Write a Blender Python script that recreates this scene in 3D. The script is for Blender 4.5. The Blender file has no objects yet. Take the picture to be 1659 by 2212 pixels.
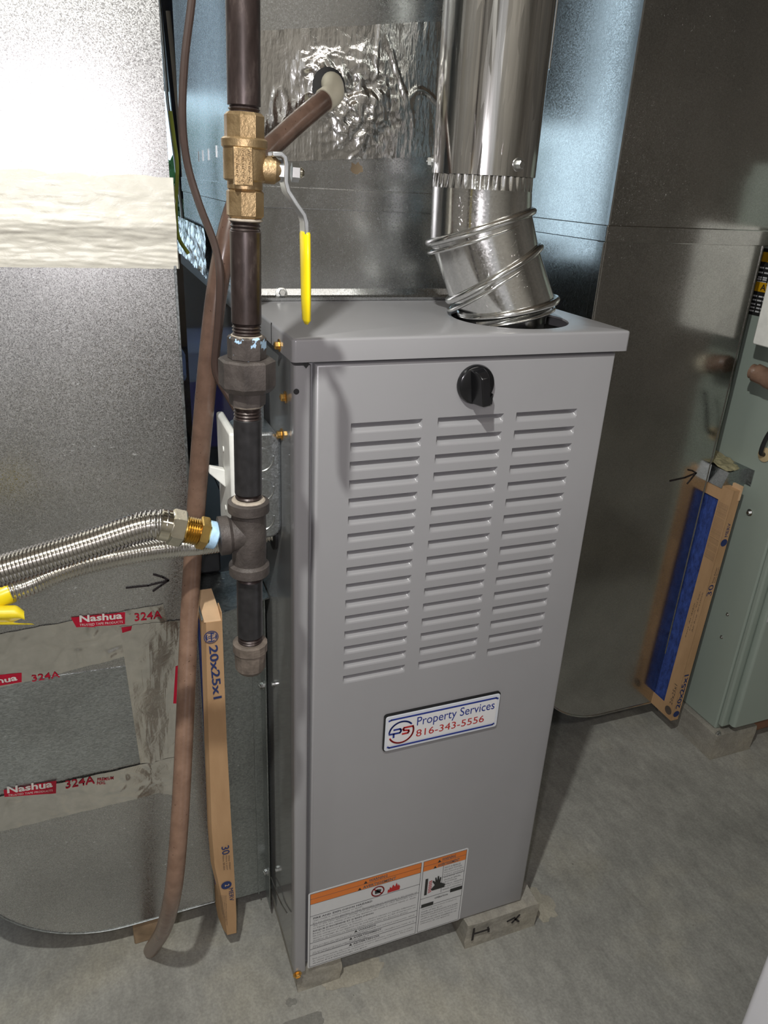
import bpy, bmesh, math, random
from mathutils import Vector, Matrix, noise
import numpy as np
random.seed(7)
S = bpy.context.scene
COL = S.collection
# ------------------------------------------------------------------ camera
F_PX, YAW, PITCH, ROLL = 1615.09, 0.385161, 0.417002, 0.0524715
CAM = Vector((-0.174242, -0.669334, 1.061416))
_f = Vector((math.sin(YAW)*math.cos(PITCH), math.cos(YAW)*math.cos(PITCH), -math.sin(PITCH)))
_r = Vector((math.cos(YAW), -math.sin(YAW), 0)); _u = _r.cross(_f)
CR = _r*math.cos(ROLL) + _u*math.sin(ROLL); CU = -_r*math.sin(ROLL) + _u*math.cos(ROLL); CF = _f
cd = bpy.data.cameras.new('camera'); cam = bpy.data.objects.new('camera', cd); COL.objects.link(cam)
cd.sensor_fit = 'VERTICAL'; cd.sensor_height = 24.0; cd.lens = F_PX/2212*24.0; cd.clip_start = 0.01
cam.matrix_world = Matrix(((CR.x, CU.x, -CF.x, CAM.x), (CR.y, CU.y, -CF.y, CAM.y), (CR.z, CU.z, -CF.z, CAM.z), (0, 0, 0, 1)))
S.camera = cam
# ------------------------------------------------------------------ light
S.view_settings.view_transform = 'Standard'; S.view_settings.look = 'None'
S.view_settings.exposure = 0.0; S.view_settings.gamma = 1.0; S.view_settings.use_curve_mapping = False
W = bpy.data.worlds.new('world'); S.world = W; W.use_nodes = True
W.node_tree.nodes['Background'].inputs[0].default_value = (0.60, 0.74, 0.88, 1)
W.node_tree.nodes['Background'].inputs[1].default_value = 3.0
def lamp(name, kind, loc, power, color, radius):
    l = bpy.data.lights.new(name, kind); l.energy = power; l.color = color
    if kind == 'POINT': l.shadow_soft_size = radius
    o = bpy.data.objects.new(name, l); o.location = loc; COL.objects.link(o); return o
KEY = Vector((-0.31, -0.60, 1.68))
lamp('hanging_bulb_light', 'POINT', KEY, 43.0, (0.99, 1.0, 0.95), 0.016)
lamp('phone_flash_light', 'POINT', CAM - CR*0.028 + CU*0.012 - CF*0.002, 7.0, (1.0, 0.95, 1.0), 0.011)
ceil_l = bpy.data.lights.new('ambient_fill_light', 'AREA'); ceil_l.shape = 'RECTANGLE'; ceil_l.size = 1.2; ceil_l.size_y = 0.12
ceil_l.energy = 8.0; ceil_l.color = (1.0, 0.95, 0.88)  # added area fill, stands in for the ambient light of the room
o = bpy.data.objects.new('ambient_fill_light', ceil_l); o.location = (0.5, -1.7, 2.33); COL.objects.link(o)

# ------------------------------------------------------------------ helpers
def at(px, py, x=None, y=None, z=None):
    """point of the place seen at a photo position, on the plane x=.., y=.. or z=.."""
    d = CF + CR*((px-829.5)/F_PX) + CU*((1106-py)/F_PX)
    if x is not None: t = (x-CAM.x)/d.x
    elif y is not None: t = (y-CAM.y)/d.y
    else: t = (z-CAM.z)/d.z
    return CAM + d*t
def at_plane(px, py, p0, n):
    d = CF + CR*((px-829.5)/F_PX) + CU*((1106-py)/F_PX)
    return CAM + d*((p0-CAM).dot(n)/d.dot(n))
WL = {}
def tag(o, label=None, cat=None, group=None, kind=None):
    if label: o['label'] = label
    if cat: o['category'] = cat
    if group: o['group'] = group
    if kind: o['kind'] = kind
    return o
def empty(name, loc, label=None, cat=None, group=None):
    o = bpy.data.objects.new(name, None); o.empty_display_size = 0.02; COL.objects.link(o)
    o.location = loc; WL[o.name] = Vector(loc)
    return tag(o, label, cat, group)
def link(name, me, loc, parent=None, mat=None):
    o = bpy.data.objects.new(name, me); COL.objects.link(o)
    WL[o.name] = Vector(loc)
    if parent is not None:
        o.parent = parent; o.location = Vector(loc) - WL[parent.name]
    else: o.location = loc
    if mat is not None and len(me.materials) == 0: me.materials.append(mat)
    return o
class MB:
    def __init__(s): s.v = []; s.f = []
    def add(s, vs, fs):
        b = len(s.v); s.v += [tuple(x) for x in vs]; s.f += [tuple(b+i for i in f) for f in fs]; return s
    def box(s, a, b):
        (x0, y0, z0), (x1, y1, z1) = a, b
        vs = [(x0,y0,z0),(x1,y0,z0),(x1,y1,z0),(x0,y1,z0),(x0,y0,z1),(x1,y0,z1),(x1,y1,z1),(x0,y1,z1)]
        return s.add(vs, [(0,3,2,1),(4,5,6,7),(0,1,5,4),(1,2,6,5),(2,3,7,6),(3,0,4,7)])
    def loft(s, rings, cap0=True, cap1=True, closed=True):
        n = len(rings[0]); b = len(s.v)
        for r in rings: s.v += [tuple(p) for p in r]
        for i in range(len(rings)-1):
            for k in range(n if closed else n-1):
                k2 = (k+1) % n
                s.f.append((b+i*n+k, b+i*n+k2, b+(i+1)*n+k2, b+(i+1)*n+k))
        if cap0: s.f.append(tuple(b+k for k in range(n))[::-1])
        if cap1: s.f.append(tuple(b+(len(rings)-1)*n+k for k in range(n)))
        return s
    def lathe(s, p0, d, prof, seg=24, rot=0.0, up=None):
        """prof: list of (t along axis in metres, radius)"""
        d = Vector(d).normalized(); p0 = Vector(p0)
        a = Vector(up) if up else (Vector((0, 0, 1)) if abs(d.z) < .9 else Vector((1, 0, 0)))
        u = (a - d*a.dot(d)).normalized(); w = d.cross(u)
        rings = [[p0 + d*t + (u*math.cos(2*math.pi*k/seg+rot) + w*math.sin(2*math.pi*k/seg+rot))*r for k in range(seg)] for t, r in prof]
        return s.loft(rings)
    def tube(s, pts, rad, seg=14, cap=True):
        pts = [Vector(p) for p in pts]; n = len(pts)
        if not isinstance(rad, (list, tuple)): rad = [rad]*n
        T = [(pts[min(i+1, n-1)] - pts[max(i-1, 0)]).normalized() for i in range(n)]
        u = T[0].orthogonal().normalized(); rings = []
        for i in range(n):
            u = (u - T[i]*u.dot(T[i])).normalized(); w = T[i].cross(u)
            rings.append([pts[i] + (u*math.cos(2*math.pi*k/seg) + w*math.sin(2*math.pi*k/seg))*rad[i] for k in range(seg)])
        return s.loft(rings, cap, cap)
    def strip(s, pts, wdir, w, t):
        """flat bar bent along pts; wdir = direction of its width"""
        pts = [Vector(p) for p in pts]; n = len(pts); wd = Vector(wdir).normalized(); rings = []
        for i in range(n):
            T = (pts[min(i+1, n-1)] - pts[max(i-1, 0)]).normalized(); nn = T.cross(wd).normalized()
            rings.append([pts[i] + wd*w/2 + nn*t/2, pts[i] - wd*w/2 + nn*t/2, pts[i] - wd*w/2 - nn*t/2, pts[i] + wd*w/2 - nn*t/2])
        return s.loft(rings)
    def prism(s, outline, ax, a, b):
        """outline: list of 2d points in the two other axes, extruded along ax from a to b"""
        def mk(p, c): return {'x': (c, p[0], p[1]), 'y': (p[0], c, p[1]), 'z': (p[0], p[1], c)}[ax]
        return s.loft([[mk(p, a) for p in outline], [mk(p, b) for p in outline]])
    def grid(s, fn, nu, nv):
        b = len(s.v)
        for j in range(nv+1):
            for i in range(nu+1): s.v.append(tuple(fn(i/nu, j/nv)))
        for j in range(nv):
            for i in range(nu):
                k = b+j*(nu+1)+i; s.f.append((k, k+1, k+nu+2, k+nu+1))
        return s
    def mesh(s, name, centre=True, smooth=30):
        V = np.array(s.v, dtype=float); c = np.zeros(3)
        if centre: c = (V.min(0)+V.max(0))/2; V = V - c
        me = bpy.data.meshes.new(name); me.from_pydata(V.tolist(), [], s.f)
        bm = bmesh.new(); bm.from_mesh(me); bmesh.ops.recalc_face_normals(bm, faces=bm.faces); bm.to_mesh(me); bm.free()
        if smooth:
            me.shade_smooth(); me.set_sharp_from_angle(angle=math.radians(smooth))
        return me, Vector(c)
    def build(s, name, mat, parent=None, smooth=30, bevel=0, seg=2):
        me, c = s.mesh(name, True, smooth)
        o = link(name, me, c, parent, mat)
        if bevel:
            m = o.modifiers.new('bevel', 'BEVEL'); m.width = bevel; m.segments = seg; m.limit_method = 'ANGLE'; m.angle_limit = math.radians(40)
            m.harden_normals = False
        return o
def spline(pts, n=8):
    pts = [Vector(p) for p in pts]; out = []
    P = [pts[0]*2-pts[1]] + pts + [pts[-1]*2-pts[-2]]
    for i in range(1, len(P)-2):
        for k in range(n):
            t = k/n; a, b, c, d = P[i-1], P[i], P[i+1], P[i+2]
            out.append(0.5*((2*b) + (c-a)*t + (2*a-5*b+4*c-d)*t*t + (3*b-a-3*c+d)*t**3))
    out.append(pts[-1]); return out
def resample(pts, step):
    out = [pts[0]]; acc = 0
    for a, b in zip(pts[:-1], pts[1:]):
        L = (b-a).length; t = step-acc
        while t <= L:
            out.append(a + (b-a)*(t/L)); t += step
        acc = L-(t-step)
    return out
def rrect(x0, y0, x1, y1, r, n=5):
    pts = []
    for cx, cy, a0 in ((x1-r, y0+r, -90), (x1-r, y1-r, 0), (x0+r, y1-r, 90), (x0+r, y0+r, 180)):
        for k in range(n+1):
            a = math.radians(a0+90*k/n); pts.append((cx+r*math.cos(a), cy+r*math.sin(a)))
    return pts

# ------------------------------------------------------------------ materials
def newmat(name):
    m = bpy.data.materials.new(name); m.use_nodes = True
    nt = m.node_tree; b = nt.nodes['Principled BSDF']; return m, nt, b
def nd(nt, typ, **kw):
    n = nt.nodes.new(typ)
    for k, v in kw.items():
        if k.startswith('i_'):
            n.inputs[k[2:].replace('_', ' ')].default_value = v
        else: setattr(n, k, v)
    return n
def ramp(nt, src, stops, interp='LINEAR'):
    r = nt.nodes.new('ShaderNodeValToRGB'); r.color_ramp.interpolation = interp
    e = r.color_ramp.elements
    while len(e) < len(stops): e.new(0.5)
    for el, (p, c) in zip(e, stops):
        el.position = p; el.color = c if len(c) == 4 else (*c, 1)
    nt.links.new(src, r.inputs[0]); return r.outputs[0]
def coords(nt, scale=(1, 1, 1), rot=(0, 0, 0)):
    tc = nt.nodes.new('ShaderNodeTexCoord'); mp = nt.nodes.new('ShaderNodeMapping')
    mp.inputs['Scale'].default_value = scale; mp.inputs['Rotation'].default_value = rot
    nt.links.new(tc.outputs['Object'], mp.inputs[0]); return mp.outputs[0]
def noise_n(nt, vec, scale, detail=4, rough=0.55, dist=0.0):
    n = nt.nodes.new('ShaderNodeTexNoise'); n.inputs['Scale'].default_value = scale
    n.inputs['Detail'].default_value = detail; n.inputs['Roughness'].default_value = rough; n.inputs['Distortion'].default_value = dist
    nt.links.new(vec, n.inputs['Vector']); return n.outputs[0]
def mixc(nt, fac, a, b, mode='MIX'):
    m = nt.nodes.new('ShaderNodeMix'); m.data_type = 'RGBA'; m.blend_type = mode
    for s, v in ((m.inputs[0], fac), (m.inputs[6], a), (m.inputs[7], b)):
        if hasattr(v, 'is_linked') or hasattr(v, 'links'): nt.links.new(v, s)
        elif isinstance(v, (int, float)): s.default_value = v
        else: s.default_value = (*v, 1) if len(v) == 3 else v
    return m.outputs[2]
def bump(nt, b, h, strength, dist=0.001):
    n = nt.nodes.new('ShaderNodeBump'); n.inputs['Strength'].default_value = strength; n.inputs['Distance'].default_value = dist
    nt.links.new(h, n.inputs['Height']); nt.links.new(n.outputs[0], b.inputs['Normal']); return n
def rgb(h):
    h = h.lstrip('#'); c = [int(h[i:i+2], 16)/255 for i in (0, 2, 4)]
    return tuple(x/12.92 if x <= .04045 else ((x+.055)/1.055)**2.4 for x in c)
def plain(name, col, rough=0.5, metal=0.0, var=0.12, vscale=30, bmp=0.0, bscale=200, spec=0.5):
    m, nt, b = newmat(name); v = coords(nt)
    n = noise_n(nt, v, vscale)
    lo = tuple(c*(1-var) for c in col); hi = tuple(min(1, c*(1+var)) for c in col)
    nt.links.new(ramp(nt, n, [(0.3, lo), (0.7, hi)]), b.inputs['Base Color'])
    b.inputs['Roughness'].default_value = rough; b.inputs['Metallic'].default_value = metal
    b.inputs['Specular IOR Level'].default_value = spec
    if bmp: bump(nt, b, noise_n(nt, v, bscale, 3), bmp)
    return m
def galv(name, col, rough, grain=420, gstr=0.25, rvar=0.12, streak=(1, 1, 1), blotch=6, bmp=0.08, warp=0.0, tint=None, specks=0.0):
    m, nt, b = newmat(name); b.inputs['Metallic'].default_value = 1.0
    v = coords(nt, streak); v0 = coords(nt)
    vo = nt.nodes.new('ShaderNodeTexVoronoi'); vo.inputs['Scale'].default_value = grain; nt.links.new(v, vo.inputs['Vector'])
    big = noise_n(nt, v0, blotch, 3)
    sp = nt.nodes.new('ShaderNodeSeparateColor'); nt.links.new(vo.outputs['Color'], sp.inputs[0])
    lo = tuple(c*(1-gstr) for c in col); hi = tuple(min(1, c*(1+gstr*.6)) for c in col)
    c1 = ramp(nt, sp.outputs[0], [(0.0, lo), (1.0, hi)])
    c2 = ramp(nt, big, [(0.3, (0.82, 0.82, 0.82)), (0.7, (1.08, 1.08, 1.08))])
    base = mixc(nt, 1.0, c1, c2, 'MULTIPLY')
    if specks:
        s = ramp(nt, noise_n(nt, coords(nt, (130, 300, 300)), 1.0, 5, .7), [(0.64, (0, 0, 0)), (0.72, (1, 1, 1))])
        base = mixc(nt, s, base, (0.78, 0.80, 0.80))
        sm = nt.nodes.new('ShaderNodeMath'); sm.operation = 'MULTIPLY_ADD'; nt.links.new(s, sm.inputs[0]); sm.inputs[1].default_value = -specks; sm.inputs[2].default_value = 1
        nt.links.new(sm.outputs[0], b.inputs['Metallic'])
    nt.links.new(base, b.inputs['Base Color'])
    rr = nt.nodes.new('ShaderNodeMapRange'); rr.inputs['To Min'].default_value = max(.03, rough-rvar); rr.inputs['To Max'].default_value = rough+rvar
    nt.links.new(sp.outputs[1], rr.inputs[0]); nt.links.new(rr.outputs[0], b.inputs['Roughness'])
    h = nt.nodes.new('ShaderNodeMath'); h.operation = 'MULTIPLY_ADD'
    nt.links.new(sp.outputs[2], h.inputs[0]); h.inputs[1].default_value = bmp
    if warp:
        w = nt.nodes.new('ShaderNodeMath'); w.operation = 'MULTIPLY'; nt.links.new(noise_n(nt, coords(nt), 3.2, 1), w.inputs[0]); w.inputs[1].default_value = warp
        nt.links.new(w.outputs[0], h.inputs[2])
    else: h.inputs[2].default_value = 0
    bump(nt, b, h.outputs[0], 1.0, 0.0012)
    return m
M = {}
M['ductA'] = galv('galvanized_grainy', (0.60, 0.60, 0.59), 0.34, grain=1150, gstr=0.22, rvar=0.12, bmp=0.18, warp=1.0, specks=0.55)
M['ductA2'] = galv('galvanized_patch', (0.50, 0.53, 0.53), 0.45, grain=900, gstr=0.25, rvar=0.1, streak=(.45, 1, 1), bmp=0.15, specks=0.5)
M['ductB'] = galv('galvanized_smooth', (0.56, 0.555, 0.53), 0.17, grain=700, gstr=0.12, rvar=0.05, bmp=0.035, warp=1.2, specks=0.10)
M['plen'] = galv('galvanized_plenum', (0.60, 0.61, 0.61), 0.24, grain=900, gstr=0.06, rvar=0.05, bmp=0.008, warp=3.0)
M['flue'] = galv('galvanized_flue', (0.82, 0.81, 0.78), 0.12, grain=300, gstr=0.22, rvar=0.05, streak=(1, 1, .06), bmp=0.03)
M['elbow'] = galv('galvanized_elbow', (0.82, 0.82, 0.80), 0.15, grain=500, gstr=0.08, rvar=0.03, bmp=0.02)
M['rack'] = galv('galvanized_rack', (0.42, 0.45, 0.45), 0.38, grain=450, gstr=0.18, rvar=0.1, bmp=0.1, specks=0.4)
M['zinc'] = plain('zinc_screw', (0.72, 0.73, 0.72), 0.28, 1.0)
M['gold'] = plain('gold_screw', (0.80, 0.48, 0.15), 0.25, 1.0)
M['boxsteel'] = galv('galvanized_box', (0.62, 0.65, 0.68), 0.36, grain=600, gstr=0.2, rvar=0.08, bmp=0.12)
def foilmat(name, col, rough, zs=.25, k=.5):
    m, nt, b = newmat(name); b.inputs['Metallic'].default_value = 1.0
    v = coords(nt, (1, 1, 1)); n = noise_n(nt, v, 55, 5, .6, .6)
    n2 = noise_n(nt, coords(nt, (1, 1, zs)), 160 if zs < 1 else 24, 3)
    nt.links.new(ramp(nt, n, [(0.3, tuple(c*.82 for c in col)), (0.7, col)]), b.inputs['Base Color'])
    b.inputs['Roughness'].default_value = rough
    a = nt.nodes.new('ShaderNodeMath'); a.operation = 'ADD'; nt.links.new(n, a.inputs[0]); nt.links.new(n2, a.inputs[1])
    bump(nt, b, a.outputs[0], k, 0.0015); return m
M['foil'] = foilmat('foil_tape', (0.80, 0.79, 0.77), 0.16)
M['foil2'] = foilmat('foil_tape_dull', (0.76, 0.74, 0.69), 0.20, 1.0, .35)
M['tapered'] = plain('tape_red_print', rgb('#b01030'), 0.35, 0.25)
M['tapewhite'] = plain('tape_white_print', (0.70, 0.67, 0.64), 0.35, 0.3)
def paint(name, col, rough, var=0.04, coat=0.0):
    m = plain(name, col, rough, 0.0, var, 4, 0.02, 900); return m
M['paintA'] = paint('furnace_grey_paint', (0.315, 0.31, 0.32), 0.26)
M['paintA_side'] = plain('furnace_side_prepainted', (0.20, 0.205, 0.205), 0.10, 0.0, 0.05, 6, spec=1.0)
M['paintB'] = paint('furnace_green_grey_paint', (0.33, 0.385, 0.34), 0.42)
M['black'] = plain('black_plastic', (0.008, 0.008, 0.009), 0.22)
M['dark'] = plain('dark_interior', (0.015, 0.015, 0.016), 0.7)
M['rubber'] = plain('black_rubber', (0.018, 0.018, 0.02), 0.5)
def ironmat():
    m, nt, b = newmat('black_iron_pipe'); v = coords(nt, (1, 1, .35))
    n = noise_n(nt, v, 90, 6, .65)
    nt.links.new(ramp(nt, n, [(0.35, (0.026, 0.018, 0.016)), (0.55, (0.050, 0.036, 0.033)), (0.72, (0.12, 0.095, 0.085))]), b.inputs['Base Color'])
    b.inputs['Metallic'].default_value = 0.45; b.inputs['Roughness'].default_value = 0.36; bump(nt, b, n, 0.12); return m
M['iron'] = ironmat()
M['iron_black'] = plain('black_painted_pipe', (0.022, 0.021, 0.022), 0.33, 0.1, .3, 120)
def castmat(name, c0, c1, metal=.2, rough=.55, blue=False):
    m, nt, b = newmat(name); v = coords(nt); n = noise_n(nt, v, 420, 4, .6); n1 = noise_n(nt, v, 60, 4)
    base = ramp(nt, n1, [(0.35, c0), (0.7, c1)])
    if blue:
        s = ramp(nt, noise_n(nt, coords(nt), 115, 3, .6), [(0.565, (0, 0, 0)), (0.585, (1, 1, 1))])
        base = mixc(nt, s, base, (0.42, 0.62, 0.82))
    nt.links.new(base, b.inputs['Base Color']); b.inputs['Metallic'].default_value = metal; b.inputs['Roughness'].default_value = rough
    bump(nt, b, n, 0.5, 0.0008); return m
M['cast'] = castmat('malleable_iron', (0.045, 0.037, 0.033), (0.095, 0.08, 0.072))
M['cast_blue'] = castmat('malleable_iron_with_sealant', (0.045, 0.037, 0.033), (0.095, 0.08, 0.072), blue=True)
M['cast_tan'] = castmat('cast_cap', (0.09, 0.072, 0.058), (0.21, 0.17, 0.14), .15, .6)
M['brass'] = castmat('bronze_valve', (0.28, 0.19, 0.095), (0.46, 0.33, 0.18), .8, .42)
M['brass2'] = plain('yellow_brass', (0.72, 0.50, 0.17), 0.2, 1.0, .2, 80)
M['nickel'] = plain('plated_nut', (0.72, 0.68, 0.56), 0.14, 1.0, .15, 70)
M['dope'] = plain('pipe_sealant', (0.40, 0.60, 0.78), 0.5, 0, .2, 200)
M['putty'] = plain('dried_sealant', (0.36, 0.31, 0.25), 0.7, 0, .2, 200)
M['steel'] = plain('lever_steel', (0.62, 0.64, 0.65), 0.35, 0.9, .15, 60)
M['ssflex'] = plain('stainless_corrugated', (0.72, 0.70, 0.66), 0.16, 1.0, .06, 30)
M['yellow'] = plain('yellow_vinyl', (0.86, 0.66, 0.01), 0.28, 0, .05, 40)
M['yellow_dim'] = plain('yellow_tag', (0.80, 0.62, 0.02), 0.4, 0, .08, 40)
def hosemat():
    m, nt, b = newmat('brown_vinyl_hose'); v = coords(nt); 
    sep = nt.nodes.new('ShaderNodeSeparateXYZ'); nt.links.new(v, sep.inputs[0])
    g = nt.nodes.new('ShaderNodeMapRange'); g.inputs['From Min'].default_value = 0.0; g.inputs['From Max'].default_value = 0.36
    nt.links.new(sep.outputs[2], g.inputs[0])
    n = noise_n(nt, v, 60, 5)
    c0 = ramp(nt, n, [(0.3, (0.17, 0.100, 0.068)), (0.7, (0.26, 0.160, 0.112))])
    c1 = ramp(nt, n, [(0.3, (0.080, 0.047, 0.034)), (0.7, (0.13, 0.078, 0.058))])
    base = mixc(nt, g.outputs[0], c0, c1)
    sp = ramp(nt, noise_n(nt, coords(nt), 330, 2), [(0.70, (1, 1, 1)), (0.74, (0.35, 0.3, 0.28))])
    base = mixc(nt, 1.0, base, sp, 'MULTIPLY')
    nt.links.new(base, b.inputs['Base Color']); b.inputs['Roughness'].default_value = 0.26
    b.inputs['Specular IOR Level'].default_value = 0.65; return m
M['hose'] = hosemat()
M['wire_brown'] = plain('brown_cable', (0.052, 0.032, 0.026), 0.38, 0, .1, 100)
M['wire_yg'] = plain('yellow_green_wire', (0.55, 0.62, 0.10), 0.45)
M['cream'] = plain('cream_plastic', (0.62, 0.58, 0.46), 0.32)
M['tan'] = plain('tan_sheath', (0.52, 0.44, 0.34), 0.5)
M['navy_pipe'] = plain('dark_insulation', (0.020, 0.021, 0.035), 0.35, 0, .3, 60)
M['white'] = plain('white_plastic', (0.80, 0.80, 0.76), 0.35)
M['whitepaint'] = plain('white_enamel', (0.72, 0.72, 0.76), 0.3, 0, .02)
def cardmat():
    m, nt, b = newmat('cardboard'); v = coords(nt, (1, 1, .25)); n = noise_n(nt, v, 40, 4)
    nt.links.new(ramp(nt, n, [(0.3, (0.43, 0.265, 0.14)), (0.7, (0.53, 0.335, 0.185))]), b.inputs['Base Color'])
    b.inputs['Roughness'].default_value = 0.75; b.inputs['Specular IOR Level'].default_value = 0.2
    bump(nt, b, noise_n(nt, coords(nt), 500, 3), 0.15); return m
M['card'] = cardmat()
M['cardlight'] = plain('torn_cardboard', (0.62, 0.42, 0.25), 0.8)
def mediamat():
    m, nt, b = newmat('blue_fibre_media'); n = noise_n(nt, coords(nt, (1, 1, .5)), 120, 6, .7)
    nt.links.new(ramp(nt, n, [(0.3, (0.010, 0.022, 0.11)), (0.7, (0.045, 0.10, 0.42))]), b.inputs['Base Color'])
    b.inputs['Roughness'].default_value = 0.8; bump(nt, b, n, 0.8, .003); return m
M['media'] = mediamat()
M['navy'] = plain('navy_print', (0.018, 0.035, 0.13), 0.6)
M['brownprint'] = plain('dark_print', (0.10, 0.075, 0.06), 0.7)
M['ink'] = plain('black_marker', (0.012, 0.008, 0.010), 0.4)
def mastic():
    m, nt, b = newmat('cream_duct_sealant'); n = noise_n(nt, coords(nt, (.55, 1, 1)), 90, 5, .6, .4)
    nt.links.new(ramp(nt, n, [(0.3, (0.66, 0.63, 0.55)), (0.7, (0.76, 0.73, 0.65))]), b.inputs['Base Color'])
    b.inputs['Roughness'].default_value = 0.32; bump(nt, b, n, 0.45, .002); return m
M['mastic'] = mastic()
def concrete(name, base, k=1.0, stains=True):
    m, nt, b = newmat(name); v = coords(nt)
    n1 = noise_n(nt, v, 3.5, 6, .6, .3); n2 = noise_n(nt, v, 22, 6, .65); n3 = noise_n(nt, v, 260, 3, .6)
    c = ramp(nt, n1, [(0.30, tuple(x*.80 for x in base)), (0.52, base), (0.72, (base[0]*1.22, base[1]*1.17, base[2]*1.05))])
    c = mixc(nt, 0.5, c, ramp(nt, n2, [(0.3, (0.68, 0.68, 0.68)), (0.7, (1.15, 1.15, 1.15))]), 'MULTIPLY')
    n4 = noise_n(nt, coords(nt, (1, .35, 1), (0, 0, .6)), 70, 5, .7)
    c = mixc(nt, 0.6, c, ramp(nt, n4, [(0.3, (0.72, 0.72, 0.72)), (0.7, (1.2, 1.2, 1.2))]), 'MULTIPLY')
    c = mixc(nt, 0.35, c, ramp(nt, n3, [(0.35, (0.6, 0.6, 0.6)), (0.65, (1.2, 1.2, 1.2))]), 'MULTIPLY')
    if stains:
        w = ramp(nt, noise_n(nt, v, 95, 4, .7), [(0.70, (0, 0, 0)), (0.76, (1, 1, 1))])
        c = mixc(nt, w, c, (0.46, 0.45, 0.41))
        d = ramp(nt, noise_n(nt, coords(nt, (1, 1, 1), (0, 0, 1.3)), 75, 4, .7), [(0.72, (0, 0, 0)), (0.75, (1, 1, 1))])
        c = mixc(nt, d, c, (0.07, 0.06, 0.05))
    nt.links.new(c, b.inputs['Base Color']); b.inputs['Roughness'].default_value = 0.55
    bump(nt, b, n3, 0.25, .002); return m
M['floor'] = concrete('concrete_floor', (0.35, 0.345, 0.315))
M['block'] = concrete('concrete_block', (0.36, 0.34, 0.30), 1, False)
M['wall'] = concrete('wall_concrete', (0.30, 0.28, 0.26), 1, False)
M['ceilm'] = plain('ceiling_boards', (0.22, 0.18, 0.14), 0.7, 0, .25, 5)
M['wood'] = plain('wood_block', (0.30, 0.21, 0.13), 0.7, 0, .3, 50)
M['leaf'] = plain('shrub_leaf', (0.06, 0.20, 0.05), 0.5, 0, .4, 8)
M['purple'] = plain('purple_plastic', (0.10, 0.06, 0.42), 0.35)
M['lid'] = plain('pale_lid', (0.62, 0.66, 0.75), 0.35)
M['orange'] = plain('label_orange', rgb('#d97a35'), 0.5, 0, .03)
M['labelwhite'] = plain('label_white', (0.62, 0.62, 0.63), 0.42, 0, .02)
M['printblack'] = plain('label_black', (0.02, 0.02, 0.02), 0.5)
M['printgrey'] = plain('label_rule', (0.10, 0.10, 0.11), 0.5)
M['red'] = plain('print_red', rgb('#b31f1f'), 0.4, 0, .03)
M['blue'] = plain('print_blue', rgb('#1a2f86'), 0.4, 0, .03)
M['signface'] = plain('sign_face', (0.66, 0.68, 0.73), 0.4, 0, .02)
M['signwhite'] = plain('sign_white', (0.74, 0.73, 0.74), 0.4, 0, .02)
M['yellowlabel'] = plain('label_yellow', rgb('#d3a017'), 0.45)
M['insul'] = plain('fibreglass', (0.30, 0.27, 0.16), 0.9, 0, .4, 120, .6, 200)
def glassmat():
    m, nt, b = newmat('window_glass'); nt.nodes.remove(b); out = nt.nodes['Material Output']
    t = nt.nodes.new('ShaderNodeBsdfTransparent'); g = nt.nodes.new('ShaderNodeBsdfGlossy'); g.inputs['Roughness'].default_value = .02
    mx = nt.nodes.new('ShaderNodeMixShader'); mx.inputs[0].default_value = 0.08
    t.inputs[0].default_value = (.92, .96, .97, 1)
    nt.links.new(t.outputs[0], mx.inputs[1]); nt.links.new(g.outputs[0], mx.inputs[2]); nt.links.new(mx.outputs[0], out.inputs[0]); return m
M['glass'] = glassmat()
def emis(name, col, s):
    m, nt, b = newmat(name); b.inputs['Emission Color'].default_value = (*col, 1); b.inputs['Emission Strength'].default_value = s; return m

# ------------------------------------------------------------------ text and flat print
def text_mesh(body, name='lettering', bold=0.0, res=2, spacing=1.0):
    cu = bpy.data.curves.new(name, 'FONT'); cu.body = body; cu.size = 1.0; cu.resolution_u = res; cu.offset = bold; cu.space_character = spacing
    o = bpy.data.objects.new('tmp', cu); COL.objects.link(o)
    dg = bpy.context.evaluated_depsgraph_get(); me = bpy.data.meshes.new_from_object(o.evaluated_get(dg))
    bpy.data.objects.remove(o); bpy.data.curves.remove(cu); me.name = name; me.materials.clear(); return me
def text(body, mat, parent, org, xd, yd, width=None, height=None, name='lettering', bold=0.0, shear=0.0, res=2, anchor='l', spacing=1.0):
    """lettering laid on a surface: org = lower-left of the line, xd = reading direction, yd = up of the letters"""
    me = text_mesh(body, name, bold, res, spacing)
    V = np.array([v.co for v in me.vertices]); lo = V.min(0); hi = V.max(0)
    sz = hi-lo
    sx = width/sz[0] if width else height/sz[1]
    sy = height/sz[1] if height else sx
    if not width: sx = sy
    xd = Vector(xd).normalized(); yd = Vector(yd).normalized()
    w = sz[0]*sx; off = 0 if anchor == 'l' else (-w/2 if anchor == 'c' else -w)
    for v in me.vertices:
        a = (v.co.x-lo[0])*sx + off; b_ = (v.co.y-lo[1])*sy
        p = xd*(a + shear*b_) + yd*b_
        v.co = p
    me.materials.append(mat)
    return link(name, me, Vector(org), parent)
def quad(name, pts, mat, parent, th=0.0003, n=None):
    """thin flat piece with the given outline, a little thickness along n"""
    pts = [Vector(p) for p in pts]
    n = Vector(n) if n else Vector((0, -1, 0))
    return MB().loft([pts, [p + n*th for p in pts]]).build(name, mat, parent, smooth=0)
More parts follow.
